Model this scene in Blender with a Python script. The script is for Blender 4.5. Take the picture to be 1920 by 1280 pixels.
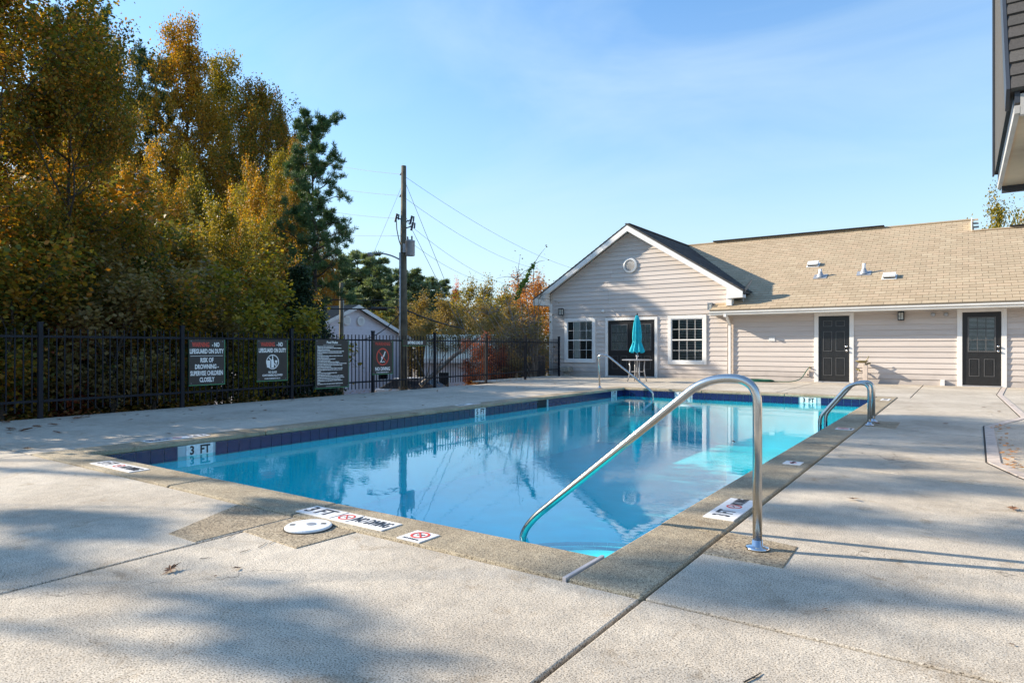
import bpy, math, random
import numpy as np
from mathutils import Vector, Matrix

R = math.radians
random.seed(7)
rng = np.random.default_rng(11)
for o in list(bpy.data.objects):
    bpy.data.objects.remove(o)
scn = bpy.context.scene
COL = scn.collection

# ------------------------------------------------------------------ camera
cam_d = bpy.data.cameras.new('camera')
cam = bpy.data.objects.new('camera', cam_d)
COL.objects.link(cam)
cam.location = (0, 0, 1.07)
cam.rotation_euler = (R(90), 0, R(34.7))
cam_d.sensor_width = 36
cam_d.lens = 22.875
cam_d.shift_y = 0.0052
cam_d.clip_start = 0.05
cam_d.clip_end = 3000
scn.camera = cam

# ------------------------------------------------------------------ sky and sun
SUN = Vector((-2.0, -0.7, 1.0)).normalized()           # towards the sun
w = bpy.data.worlds.new('World'); scn.world = w; w.use_nodes = True
nt = w.node_tree; nt.nodes.clear()
wo = nt.nodes.new('ShaderNodeOutputWorld'); bg = nt.nodes.new('ShaderNodeBackground')
sky = nt.nodes.new('ShaderNodeTexSky'); sky.sky_type = 'NISHITA'; sky.sun_disc = False
sky.sun_elevation = math.asin(SUN.z)
sky.sun_rotation = math.atan2(SUN.x, SUN.y)
sky.air_density = 1.25; sky.dust_density = 0.6; sky.ozone_density = 2.2; sky.altitude = 100
tc = nt.nodes.new('ShaderNodeTexCoord'); mp = nt.nodes.new('ShaderNodeMapping')
mp.inputs['Scale'].default_value = (1.0, 2.2, 5.0); mp.inputs['Rotation'].default_value = (0, 0, 0.5)
ns = nt.nodes.new('ShaderNodeTexNoise'); ns.inputs['Scale'].default_value = 1.3
ns.inputs['Detail'].default_value = 7; ns.inputs['Roughness'].default_value = 0.55; ns.inputs['Distortion'].default_value = 0.6
rp = nt.nodes.new('ShaderNodeValToRGB')
rp.color_ramp.elements[0].position = 0.42; rp.color_ramp.elements[0].color = (0, 0, 0, 1)
rp.color_ramp.elements[1].position = 0.85; rp.color_ramp.elements[1].color = (0.5, 0.5, 0.5, 1)
mx = nt.nodes.new('ShaderNodeMixRGB'); mx.inputs['Color2'].default_value = (2.8, 3.5, 3.85, 1)
nt.links.new(tc.outputs['Generated'], mp.inputs['Vector']); nt.links.new(mp.outputs[0], ns.inputs['Vector'])
nt.links.new(ns.outputs['Fac'], rp.inputs[0]); nt.links.new(rp.outputs[0], mx.inputs['Fac'])
tint = nt.nodes.new('ShaderNodeMixRGB'); tint.blend_type = 'MULTIPLY'; tint.inputs['Fac'].default_value = 1
tint.inputs['Color2'].default_value = (0.57, 0.81, 1.0, 1)
sxyz = nt.nodes.new('ShaderNodeSeparateXYZ'); nt.links.new(tc.outputs['Generated'], sxyz.inputs[0])
hr = nt.nodes.new('ShaderNodeValToRGB'); e = hr.color_ramp.elements
e[0].position = 0.0; e[0].color = (.95, .95, .95, 1); e[1].position = 0.5; e[1].color = (0, 0, 0, 1)
x_ = e.new(0.12); x_.color = (.62, .62, .62, 1); x_ = e.new(0.27); x_.color = (.25, .25, .25, 1)
nt.links.new(sxyz.outputs['Z'], hr.inputs[0])
hz = nt.nodes.new('ShaderNodeMixRGB'); hz.inputs['Color2'].default_value = (2.85, 3.35, 3.75, 1)   # pale air low over the horizon
nt.links.new(sky.outputs[0], tint.inputs['Color1']); nt.links.new(tint.outputs[0], hz.inputs['Color1'])
nt.links.new(hr.outputs[0], hz.inputs['Fac']); nt.links.new(hz.outputs[0], mx.inputs['Color1'])
nt.links.new(mx.outputs[0], bg.inputs['Color'])
nt.links.new(bg.outputs[0], wo.inputs[0])
bg.inputs['Strength'].default_value = 0.14
sd = bpy.data.lights.new('sun', 'SUN'); sd.energy = 5.0; sd.angle = R(0.5); sd.color = (1.0, 0.87, 0.69)
sun = bpy.data.objects.new('sun', sd); COL.objects.link(sun)
sun.rotation_euler = SUN.to_track_quat('Z', 'Y').to_euler(); sun.location = (-30, -10, 30)
scn.view_settings.view_transform = 'Standard'; scn.view_settings.look = 'None'
scn.view_settings.exposure = 1.0; scn.view_settings.gamma = 1.0
scn.view_settings.use_curve_mapping = False

# ------------------------------------------------------------------ helpers
ORG = {}
def origin(o): return ORG.get(o.name, Vector((0, 0, 0))) if o else Vector((0, 0, 0))

class MB:
    def __init__(s): s.v = []; s.f = []
    def add(s, vs, fs):
        b = len(s.v); s.v += [tuple(v) for v in vs]; s.f += [tuple(i + b for i in f) for f in fs]; return s
    def box(s, x0, x1, y0, y1, z0, z1):
        return s.add([(x0,y0,z0),(x1,y0,z0),(x1,y1,z0),(x0,y1,z0),(x0,y0,z1),(x1,y0,z1),(x1,y1,z1),(x0,y1,z1)],
                     [(0,3,2,1),(4,5,6,7),(0,1,5,4),(1,2,6,5),(2,3,7,6),(3,0,4,7)])
    def obox(s, o, X, Y, Z, x0, x1, y0, y1, z0, z1):      # box in an oriented frame
        o = Vector(o); X = Vector(X); Y = Vector(Y); Z = Vector(Z)
        pts = [o + X*a + Y*b + Z*c for (a,b,c) in [(x0,y0,z0),(x1,y0,z0),(x1,y1,z0),(x0,y1,z0),(x0,y0,z1),(x1,y0,z1),(x1,y1,z1),(x0,y1,z1)]]
        return s.add(pts, [(0,3,2,1),(4,5,6,7),(0,1,5,4),(1,2,6,5),(2,3,7,6),(3,0,4,7)])
    def tube(s, pts, rad, n=10, cap=True):
        pts = [Vector(p) for p in pts]; m = len(pts)
        if not hasattr(rad, '__len__'): rad = [rad]*m
        b = len(s.v); up = None
        for i, p in enumerate(pts):
            t = (pts[min(i+1, m-1)] - pts[max(i-1, 0)])
            t = t.normalized() if t.length > 1e-9 else Vector((0, 0, 1))
            if up is None:
                up = Vector((0, 0, 1)) if abs(t.z) < .9 else Vector((1, 0, 0))
            a = t.cross(up); a = a.normalized() if a.length > 1e-6 else t.orthogonal().normalized()
            c = a.cross(t).normalized(); up = c
            for k in range(n):
                an = 2*math.pi*k/n
                s.v.append(tuple(p + a*(math.cos(an)*rad[i]) + c*(math.sin(an)*rad[i])))
        for i in range(m-1):
            for k in range(n):
                k2 = (k+1) % n
                s.f.append((b+i*n+k, b+i*n+k2, b+(i+1)*n+k2, b+(i+1)*n+k))
        if cap:
            s.f.append(tuple(b+k for k in reversed(range(n)))); s.f.append(tuple(b+(m-1)*n+k for k in range(n)))
        return s
    def lathe(s, prof, c, n=20, axis='z'):                 # prof = [(r,h)...]
        c = Vector(c); b = len(s.v)
        for r, h in prof:
            for k in range(n):
                an = 2*math.pi*k/n; q = (r*math.cos(an), r*math.sin(an), h)
                if axis == 'y': q = (q[0], -h, q[1])
                if axis == 'x': q = (h, q[0], q[1])
                s.v.append(tuple(c + Vector(q)))
        m = len(prof)
        for i in range(m-1):
            for k in range(n):
                k2 = (k+1) % n
                s.f.append((b+i*n+k, b+i*n+k2, b+(i+1)*n+k2, b+(i+1)*n+k))
        s.f.append(tuple(b+k for k in reversed(range(n)))); s.f.append(tuple(b+(m-1)*n+k for k in range(n)))
        return s
    def prism(s, poly, z0, z1):
        n = len(poly)
        return s.add([(x,y,z0) for x,y in poly]+[(x,y,z1) for x,y in poly],
                     [tuple(reversed(range(n))), tuple(range(n, 2*n))]+[(i,(i+1)%n,(i+1)%n+n,i+n) for i in range(n)])
    def loft(s, a, b):                                    # two matching loops
        n = len(a)
        return s.add(list(a)+list(b), [tuple(reversed(range(n))), tuple(range(n, 2*n))]+[(i,(i+1)%n,(i+1)%n+n,i+n) for i in range(n)])
    def mesh(s, name, mat=None, off=Vector((0,0,0)), smooth=False):
        me = bpy.data.meshes.new(name)
        me.from_pydata([(v[0]-off.x, v[1]-off.y, v[2]-off.z) for v in s.v], [], s.f)
        if smooth:
            me.polygons.foreach_set('use_smooth', [len(p.vertices) < 6 for p in me.polygons])
        if mat: me.materials.append(mat)
        me.update(); return me
    def build(s, name, mat, parent=None, smooth=False, bevel=0):
        off = origin(parent); me = s.mesh(name, mat, off, smooth)
        o = bpy.data.objects.new(name, me); COL.objects.link(o)
        if parent: o.parent = parent; ORG[o.name] = off
        if bevel:
            m = o.modifiers.new('bevel', 'BEVEL'); m.width = bevel; m.segments = 2; m.limit_method = 'ANGLE'
            m.harden_normals = False
        return o

def tag(o, label=None, cat=None, group=None, kind=None):
    if label: o['label'] = label
    if cat: o['category'] = cat
    if group: o['group'] = group
    if kind: o['kind'] = kind
    return o
def thing(name, label, cat, loc=(0,0,0), group=None):
    o = bpy.data.objects.new(name, None); COL.objects.link(o); o.location = loc
    o.empty_display_size = 0.2; ORG[o.name] = Vector(loc)
    return tag(o, label, cat, group)
def inst(me, name, parent, loc, rot=(0,0,0), scale=(1,1,1)):
    o = bpy.data.objects.new(name, me); COL.objects.link(o)
    if parent: o.parent = parent; loc = Vector(loc) - origin(parent)
    o.location = loc; o.rotation_euler = rot; o.scale = scale
    return o
def copy_thing(src, loc, rotz=0, label=None, scale=None, group=None):
    c = src.copy(); COL.objects.link(c); c.location = loc; c.rotation_euler = (0, 0, rotz)
    if scale: c.scale = scale if hasattr(scale, '__len__') else (scale,)*3
    if label: c['label'] = label
    if group: c['group'] = group
    for ch in list(src.children):
        d = ch.copy(); COL.objects.link(d); d.parent = c
        for g in list(ch.children):
            e = g.copy(); COL.objects.link(e); e.parent = d
    return c

# ------------------------------------------------------------------ materials
def newmat(name):
    m = bpy.data.materials.new(name); m.use_nodes = True
    n = m.node_tree; b = n.nodes['Principled BSDF']; return m, n, b
def N(n, t, **kw):
    x = n.nodes.new(t)
    for k, v in kw.items():
        if k in x.inputs: x.inputs[k].default_value = v
        else: setattr(x, k, v)
    return x
def simple(name, col, rough=0.6, metal=0.0, var=0.12, vs=6.0, bump=0.0, bs=60.0, spec=None, coords='Object'):
    m, n, b = newmat(name)
    b.inputs['Roughness'].default_value = rough; b.inputs['Metallic'].default_value = metal
    if spec is not None: b.inputs['Specular IOR Level'].default_value = spec
    t = N(n, 'ShaderNodeTexCoord'); z = N(n, 'ShaderNodeTexNoise', Scale=vs, Detail=5.0)
    n.links.new(t.outputs[coords], z.inputs['Vector'])
    r = N(n, 'ShaderNodeValToRGB')
    r.color_ramp.elements[0].position = 0.3; r.color_ramp.elements[1].position = 0.7
    r.color_ramp.elements[0].color = (*[c*(1-var) for c in col], 1); r.color_ramp.elements[1].color = (*[min(1, c*(1+var)) for c in col], 1)
    n.links.new(z.outputs['Fac'], r.inputs[0]); n.links.new(r.outputs[0], b.inputs['Base Color'])
    if bump:
        z2 = N(n, 'ShaderNodeTexNoise', Scale=bs, Detail=3.0); n.links.new(t.outputs[coords], z2.inputs['Vector'])
        bp = N(n, 'ShaderNodeBump', Strength=bump, Distance=0.01)
        n.links.new(z2.outputs['Fac'], bp.inputs['Height']); n.links.new(bp.outputs[0], b.inputs['Normal'])
    return m
def concrete(name, lo, mid, hi, speck, fine=210.0, stain=0.8, rough=0.85, contrast=1.0, stainmul=0.72):
    m, n, b = newmat(name); L = n.links.new
    g = N(n, 'ShaderNodeNewGeometry'); pos = g.outputs['Position']
    big = N(n, 'ShaderNodeTexNoise', Scale=stain, Detail=6.0, Roughness=0.6); L(pos, big.inputs['Vector'])
    med = N(n, 'ShaderNodeTexNoise', Scale=9.0, Detail=6.0, Roughness=0.7); L(pos, med.inputs['Vector'])
    fi = N(n, 'ShaderNodeTexNoise', Scale=fine, Detail=2.0, Roughness=0.7); L(pos, fi.inputs['Vector'])
    fr = N(n, 'ShaderNodeValToRGB'); e = fr.color_ramp.elements
    e[0].position = 0.36; e[0].color = (*speck, 1); e[1].position = 0.66; e[1].color = (*hi, 1)
    x = e.new(0.44); x.color = (*lo, 1); x = e.new(0.53); x.color = (*mid, 1)
    L(fi.outputs['Fac'], fr.inputs[0])
    br = N(n, 'ShaderNodeValToRGB'); e = br.color_ramp.elements
    e[0].position = 0.33; e[0].color = (stainmul, stainmul*.97, stainmul*.94, 1); e[1].position = 0.62; e[1].color = (1, 1, 1, 1)
    L(big.outputs['Fac'], br.inputs[0])
    mr = N(n, 'ShaderNodeValToRGB'); e = mr.color_ramp.elements
    e[0].position = 0.3; e[0].color = (0.8, 0.79, 0.77, 1); e[1].position = 0.7; e[1].color = (1.08, 1.06, 1.02, 1)
    L(med.outputs['Fac'], mr.inputs[0])
    m1 = N(n, 'ShaderNodeMixRGB', blend_type='MULTIPLY'); m1.inputs['Fac'].default_value = 1
    m2 = N(n, 'ShaderNodeMixRGB', blend_type='MULTIPLY'); m2.inputs['Fac'].default_value = 1
    L(fr.outputs[0], m1.inputs['Color1']); L(br.outputs[0], m1.inputs['Color2'])
    L(m1.outputs[0], m2.inputs['Color1']); L(mr.outputs[0], m2.inputs['Color2']); L(m2.outputs[0], b.inputs['Base Color'])
    st2 = N(n, 'ShaderNodeTexNoise', Scale=2.3, Detail=8.0, Roughness=.75, Distortion=1.2); L(pos, st2.inputs['Vector'])
    s2 = N(n, 'ShaderNodeValToRGB'); e = s2.color_ramp.elements
    e[0].position = .30; e[0].color = (.58, .50, .40, 1); e[1].position = .44; e[1].color = (1, 1, 1, 1)
    L(st2.outputs['Fac'], s2.inputs[0])
    m3 = N(n, 'ShaderNodeMixRGB', blend_type='MULTIPLY'); m3.inputs['Fac'].default_value = .8
    L(m2.outputs[0], m3.inputs['Color1']); L(s2.outputs[0], m3.inputs['Color2'])
    wv = N(n, 'ShaderNodeTexNoise', Scale=3.0, Detail=4.0); L(pos, wv.inputs['Vector'])
    va = N(n, 'ShaderNodeVectorMath', operation='MULTIPLY_ADD'); L(wv.outputs['Color'], va.inputs[0]); va.inputs[1].default_value = (.5, .5, 0); L(pos, va.inputs[2])
    vo_ = N(n, 'ShaderNodeTexVoronoi', feature='DISTANCE_TO_EDGE', Scale=.42); L(va.outputs[0], vo_.inputs['Vector'])
    cr_ = N(n, 'ShaderNodeMapRange'); L(vo_.outputs['Distance'], cr_.inputs[0]); cr_.inputs[1].default_value = 0; cr_.inputs[2].default_value = .0022; cr_.inputs[3].default_value = .45; cr_.inputs[4].default_value = 1
    cm_ = N(n, 'ShaderNodeTexNoise', Scale=.5); L(pos, cm_.inputs['Vector'])
    gt = N(n, 'ShaderNodeMath', operation='GREATER_THAN'); L(cm_.outputs['Fac'], gt.inputs[0]); gt.inputs[1].default_value = .53
    mc = N(n, 'ShaderNodeMix'); L(gt.outputs[0], mc.inputs['Factor']); mc.inputs['A'].default_value = 1; L(cr_.outputs[0], mc.inputs['B'])
    vs_ = N(n, 'ShaderNodeVectorMath', operation='SCALE'); L(m3.outputs[0], vs_.inputs[0]); L(mc.outputs['Result'], vs_.inputs['Scale'])
    L(vs_.outputs[0], b.inputs['Base Color'])
    b.inputs['Roughness'].default_value = rough; b.inputs['Specular IOR Level'].default_value = 0.3
    bp = N(n, 'ShaderNodeBump', Strength=0.35, Distance=0.003); L(fi.outputs['Fac'], bp.inputs['Height'])
    bp2 = N(n, 'ShaderNodeBump', Strength=0.3, Distance=0.03); L(med.outputs['Fac'], bp2.inputs['Height'])
    L(bp.outputs[0], bp2.inputs['Normal']); L(bp2.outputs[0], b.inputs['Normal'])
    return m

M = {}
M['deck'] = concrete('deck_concrete', (.48,.43,.36), (.65,.59,.505), (.77,.71,.62), (.15,.128,.10), fine=150)
M['coping'] = concrete('coping_aggregate', (.32,.265,.185), (.48,.41,.295), (.63,.55,.42), (.075,.065,.055), fine=160, stain=1.4, stainmul=.68)
M['patch'] = concrete('patch_aggregate', (.29,.235,.165), (.43,.36,.26), (.57,.49,.37), (.07,.06,.05), fine=110, stain=2.0)
M['joint'] = simple('joint_dirt', (.035,.03,.025), 0.95)
M['seam'] = simple('seam_plastic', (.62,.55,.52), 0.6)
M['drain'] = simple('drain_edging', (.50,.43,.38), 0.8, var=.2, vs=12, bump=.2)
M['soil'] = simple('soil', (.11,.085,.06), 0.95, var=.5, vs=3.0, bump=.6, bs=25)
M['plaster'] = simple('pool_plaster', (.02,.72,.86), 0.7, var=.08, vs=2.2)
M['step_white'] = simple('step_plaster', (.80,.88,.90), 0.7, var=.06, vs=5)
M['tile'] = simple('blue_tile', (.003,.014,.075), 0.25, var=.4, vs=3.0, coords='Object')
M['nosing'] = simple('step_nosing_tile', (.16,.26,.42), 0.4)
M['room'] = simple('dim_room', (.055,.06,.065), 0.8, var=.5, vs=1.2)
M['eavetrim'] = simple('eave_trim', (.40,.39,.37), 0.5)
M['grout'] = simple('tile_grout', (.38,.44,.46), 0.7)
M['white_tile'] = simple('white_tile', (.66,.70,.70), 0.3, var=.15, vs=30)
M['marker'] = simple('marker_white', (.74,.73,.72), 0.5, var=.12, vs=40)
M['ink'] = simple('black_ink', (.02,.02,.025), 0.5)
M['red'] = simple('red_ink', (.62,.06,.035), 0.5)
M['siding'] = None
M['trim'] = simple('white_trim', (.74,.73,.71), 0.5, var=.06, vs=3)
M['gutter'] = simple('gutter_paint', (.66,.65,.62), 0.4, var=.08, vs=2)
M['soffit'] = simple('soffit', (.55,.50,.44), 0.7)
M['ceiling'] = simple('stained_ceiling', (.42,.35,.25), 0.8, var=.3, vs=1.5)
M['beige'] = simple('beige_paint', (.58,.49,.42), 0.6, var=.1)
M['door'] = simple('black_door', (.012,.012,.013), 0.38, var=.25, vs=8, bump=.06, bs=40)
M['doorline'] = simple('door_moulding', (.09,.09,.092), 0.4)
M['dark'] = simple('dark_interior', (.010,.011,.013), 0.8)
M['blind'] = simple('blind_slat', (.74,.74,.72), 0.6)
M['steel'] = simple('stainless_steel', (.56,.55,.53), 0.22, metal=1.0, var=.06, vs=20, bump=.03, bs=200)
M['chrome'] = simple('chrome', (.7,.7,.72), 0.12, metal=1.0, var=.03)
M['alu'] = simple('brushed_aluminium', (.50,.50,.52), 0.4, metal=.6)
M['fence'] = simple('black_fence_paint', (.008,.010,.016), 0.55, var=.3, spec=.25)
M['sign'] = simple('sign_brown', (.022,.018,.017), 0.45, var=.05)
M['signgreen'] = simple('sign_green', (.05,.24,.11), 0.5)
M['letter'] = simple('sign_letter', (.88,.88,.86), 0.5, var=.03)
M['teal'] = simple('teal_canvas', (.0,.40,.50), 0.75, var=.18, vs=9, bump=.1)
M['bark'] = simple('bark', (.065,.052,.042), 0.95, var=.45, vs=7, bump=.8, bs=18)
M['bark_pale'] = simple('added_trunk_pale_bark', (.24,.20,.16), 0.9, var=.4, vs=7, bump=.6, bs=18)
M['polewood'] = simple('pole_wood', (.12,.11,.08), 0.9, var=.4, vs=3, bump=.5, bs=30)
M['polegrey'] = simple('pole_conduit', (.42,.44,.46), 0.5)
M['galv'] = simple('galvanised', (.33,.35,.38), 0.45, metal=.3)
M['wire'] = simple('wire', (.10,.10,.11), 0.6)
M['cable'] = simple('cable', (.012,.012,.013), 0.6)
M['hose'] = simple('hose_green', (.01,.10,.06), 0.5)
M['stone'] = simple('grey_stone', (.30,.28,.24), 0.9, var=.35, vs=12, bump=.6)
M['brass'] = simple('tarnished_metal', (.22,.19,.09), 0.5, metal=.4, var=.3)
M['acblack'] = simple('unit_dark', (.035,.042,.055), 0.5)
M['lav'] = simple('lavender_siding', (.66,.63,.68), 0.75, var=.05)
M['paletan'] = simple('pale_tan', (.78,.70,.56), 0.85, var=.12, vs=2)
M['lid'] = simple('skimmer_plastic', (.70,.72,.73), 0.45, var=.06, vs=12)
M['carwhite'] = simple('car_white', (.72,.73,.75), 0.25)
M['tyre'] = simple('tyre', (.02,.02,.02), 0.8)
M['lens'] = simple('lamp_glass', (.55,.55,.50), 0.25)

def siding_mat():
    m, n, b = newmat('painted_siding'); L = n.links.new
    oi = N(n, 'ShaderNodeObjectInfo'); g = N(n, 'ShaderNodeNewGeometry')
    mp = N(n, 'ShaderNodeMapping'); mp.inputs['Scale'].default_value = (.6, .6, 9); L(g.outputs['Position'], mp.inputs['Vector'])
    z = N(n, 'ShaderNodeTexNoise', Scale=2.2, Detail=7.0, Roughness=0.65); L(mp.outputs[0], z.inputs['Vector'])
    ad = N(n, 'ShaderNodeMath', operation='MULTIPLY_ADD'); L(oi.outputs['Random'], ad.inputs[0]); ad.inputs[1].default_value = .35; L(z.outputs['Fac'], ad.inputs[2])
    r = N(n, 'ShaderNodeValToRGB'); e = r.color_ramp.elements
    e[0].position = .3; e[0].color = (.465,.412,.378, 1); e[1].position = .95; e[1].color = (.595,.535,.495, 1)
    L(ad.outputs[0], r.inputs[0]); b.inputs['Roughness'].default_value = .6
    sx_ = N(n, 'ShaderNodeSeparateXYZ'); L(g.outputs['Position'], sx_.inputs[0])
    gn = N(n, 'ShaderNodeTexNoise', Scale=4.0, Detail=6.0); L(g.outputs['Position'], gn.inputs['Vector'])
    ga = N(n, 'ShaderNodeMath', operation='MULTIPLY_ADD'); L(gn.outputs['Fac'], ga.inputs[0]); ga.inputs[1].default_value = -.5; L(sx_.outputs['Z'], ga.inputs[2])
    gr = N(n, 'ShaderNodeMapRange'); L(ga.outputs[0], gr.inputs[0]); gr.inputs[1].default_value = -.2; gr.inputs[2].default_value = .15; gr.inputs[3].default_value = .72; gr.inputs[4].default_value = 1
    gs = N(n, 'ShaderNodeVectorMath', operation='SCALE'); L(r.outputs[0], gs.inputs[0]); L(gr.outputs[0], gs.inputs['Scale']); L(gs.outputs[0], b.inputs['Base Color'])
    w_ = N(n, 'ShaderNodeTexNoise', Scale=14.0, Detail=4.0); L(mp.outputs[0], w_.inputs['Vector'])
    bp = N(n, 'ShaderNodeBump', Strength=.25, Distance=.004); L(w_.outputs['Fac'], bp.inputs['Height']); L(bp.outputs[0], b.inputs['Normal'])
    return m
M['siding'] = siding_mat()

def shingle_mat(name, cols):
    m, n, b = newmat(name); L = n.links.new
    at = N(n, 'ShaderNodeAttribute', attribute_name='rnd'); oi = N(n, 'ShaderNodeObjectInfo')
    ad = N(n, 'ShaderNodeMath', operation='ADD'); L(at.outputs['Fac'], ad.inputs[0]); L(oi.outputs['Random'], ad.inputs[1])
    fr = N(n, 'ShaderNodeMath', operation='FRACT'); L(ad.outputs[0], fr.inputs[0])
    r = N(n, 'ShaderNodeValToRGB'); r.color_ramp.elements[0].color = (*cols[0], 1); r.color_ramp.elements[1].color = (*cols[-1], 1)
    for i, c in enumerate(cols[1:-1]):
        x = r.color_ramp.elements.new((i+1)/(len(cols)-1)); x.color = (*c, 1)
    L(fr.outputs[0], r.inputs[0])
    g = N(n, 'ShaderNodeNewGeometry'); z = N(n, 'ShaderNodeTexNoise', Scale=90.0, Detail=3.0); L(g.outputs['Position'], z.inputs['Vector'])
    big = N(n, 'ShaderNodeTexNoise', Scale=.7, Detail=5.0); L(g.outputs['Position'], big.inputs['Vector'])
    mr = N(n, 'ShaderNodeMapRange'); L(z.outputs['Fac'], mr.inputs[0]); mr.inputs[1].default_value = .3; mr.inputs[2].default_value = .7; mr.inputs[3].default_value = .8; mr.inputs[4].default_value = 1.15
    mr2 = N(n, 'ShaderNodeMapRange'); L(big.outputs['Fac'], mr2.inputs[0]); mr2.inputs[1].default_value = .3; mr2.inputs[2].default_value = .7; mr2.inputs[3].default_value = .94; mr2.inputs[4].default_value = 1.03
    mu = N(n, 'ShaderNodeMath', operation='MULTIPLY'); L(mr.outputs[0], mu.inputs[0]); L(mr2.outputs[0], mu.inputs[1])
    vm = N(n, 'ShaderNodeVectorMath', operation='SCALE'); L(r.outputs[0], vm.inputs[0]); L(mu.outputs[0], vm.inputs['Scale'])
    L(vm.outputs[0], b.inputs['Base Color']); b.inputs['Roughness'].default_value = .95; b.inputs['Specular IOR Level'].default_value = .2
    return m
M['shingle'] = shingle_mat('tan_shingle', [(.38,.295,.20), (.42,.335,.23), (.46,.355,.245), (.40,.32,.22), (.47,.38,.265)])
M['shingle_dark_and_shaded'] = shingle_mat('dark_and_shaded_shingle', [(.055,.052,.05), (.085,.08,.078), (.07,.068,.066), (.11,.105,.10)])  # dark porch shingles; on the gable wing the dark tone is painted shade
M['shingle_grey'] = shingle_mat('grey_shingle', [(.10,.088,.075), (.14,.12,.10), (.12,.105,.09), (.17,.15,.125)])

def glass_mat():
    m, n, b = newmat('window_glass'); n.nodes.remove(b); L = n.links.new
    out = n.nodes['Material Output']; tr = N(n, 'ShaderNodeBsdfTransparent'); tr.inputs[0].default_value = (.72,.78,.78,1)
    gl = N(n, 'ShaderNodeBsdfGlossy', Roughness=0.02); fr = N(n, 'ShaderNodeFresnel', IOR=1.5); mx = N(n, 'ShaderNodeMixShader')
    L(fr.outputs[0], mx.inputs[0]); L(tr.outputs[0], mx.inputs[1]); L(gl.outputs[0], mx.inputs[2]); L(mx.outputs[0], out.inputs[0]); return m
M['glass'] = glass_mat()
def water_mat():
    m, n, b = newmat('pool_water'); n.nodes.remove(b); L = n.links.new
    out = n.nodes['Material Output']; tr = N(n, 'ShaderNodeBsdfTransparent'); tr.inputs[0].default_value = (.14,.98,.99,1)
    gl = N(n, 'ShaderNodeBsdfGlossy', Roughness=0.0); mx = N(n, 'ShaderNodeMixShader')
    g = N(n, 'ShaderNodeNewGeometry')
    dt = N(n, 'ShaderNodeVectorMath', operation='DOT_PRODUCT'); L(g.outputs['Incoming'], dt.inputs[1])
    ab = N(n, 'ShaderNodeMath', operation='ABSOLUTE'); L(dt.outputs['Value'], ab.inputs[0])
    om = N(n, 'ShaderNodeMath', operation='SUBTRACT'); om.inputs[0].default_value = 1; L(ab.outputs[0], om.inputs[1])
    pw = N(n, 'ShaderNodeMath', operation='POWER'); L(om.outputs[0], pw.inputs[0]); pw.inputs[1].default_value = 3.75
    sc_ = N(n, 'ShaderNodeMath', operation='MULTIPLY_ADD'); L(pw.outputs[0], sc_.inputs[0]); sc_.inputs[1].default_value = .97; sc_.inputs[2].default_value = .03
    nb_ = N(n, 'ShaderNodeMath', operation='SUBTRACT'); nb_.inputs[0].default_value = 1; L(g.outputs['Backfacing'], nb_.inputs[1])
    fr = N(n, 'ShaderNodeMath', operation='MULTIPLY'); L(sc_.outputs[0], fr.inputs[0]); L(nb_.outputs[0], fr.inputs[1]); mp = N(n, 'ShaderNodeMapping'); mp.inputs['Rotation'].default_value = (0,0,.6); mp.inputs['Scale'].default_value = (1,1.8,1)
    L(g.outputs['Position'], mp.inputs['Vector'])
    a = N(n, 'ShaderNodeTexNoise', Scale=2.2, Detail=2.0, Roughness=.5); c = N(n, 'ShaderNodeTexNoise', Scale=13.0, Detail=2.0)
    L(mp.outputs[0], a.inputs['Vector']); L(mp.outputs[0], c.inputs['Vector'])
    msk = N(n, 'ShaderNodeTexNoise', Scale=.35, Detail=1.0); L(g.outputs['Position'], msk.inputs['Vector'])
    mr = N(n, 'ShaderNodeMapRange'); L(msk.outputs['Fac'], mr.inputs[0]); mr.inputs[1].default_value = .42; mr.inputs[2].default_value = .62; mr.inputs[3].default_value = .15; mr.inputs[4].default_value = 1.0
    mm = N(n, 'ShaderNodeMath', operation='MULTIPLY'); L(c.outputs['Fac'], mm.inputs[0]); L(mr.outputs[0], mm.inputs[1])
    b1 = N(n, 'ShaderNodeBump', Strength=.22, Distance=.004); L(a.outputs['Fac'], b1.inputs['Height'])
    b2 = N(n, 'ShaderNodeBump', Strength=.45, Distance=.0022); L(mm.outputs[0], b2.inputs['Height']); L(b1.outputs[0], b2.inputs['Normal'])
    L(b2.outputs[0], gl.inputs['Normal']); L(b2.outputs[0], dt.inputs[0])
    L(fr.outputs[0], mx.inputs[0]); L(tr.outputs[0], mx.inputs[1]); L(gl.outputs[0], mx.inputs[2]); L(mx.outputs[0], out.inputs[0]); return m
M['water'] = water_mat()

def leaf_mat(name, cols, trans=.4, rough=.55):
    m, n, b = newmat(name); L = n.links.new; out = n.nodes['Material Output']
    at = N(n, 'ShaderNodeAttribute', attribute_name='rnd')
    r = N(n, 'ShaderNodeValToRGB'); r.color_ramp.elements[0].color = (*cols[0], 1); r.color_ramp.elements[1].color = (*cols[-1], 1)
    for i, c in enumerate(cols[1:-1]):
        x = r.color_ramp.elements.new((i+1)/(len(cols)-1)); x.color = (*c, 1)
    L(at.outputs['Fac'], r.inputs[0]); L(r.outputs[0], b.inputs['Base Color']); b.inputs['Roughness'].default_value = rough
    b.inputs['Specular IOR Level'].default_value = .3
    t = N(n, 'ShaderNodeBsdfTranslucent'); vm = N(n, 'ShaderNodeVectorMath', operation='MULTIPLY'); vm.inputs[1].default_value = (1.5, 1.35, .5)
    L(r.outputs[0], vm.inputs[0]); L(vm.outputs[0], t.inputs[0])
    mx = N(n, 'ShaderNodeMixShader'); mx.inputs[0].default_value = trans
    L(b.outputs[0], mx.inputs[1]); L(t.outputs[0], mx.inputs[2]); L(mx.outputs[0], out.inputs[0]); return m
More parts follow.
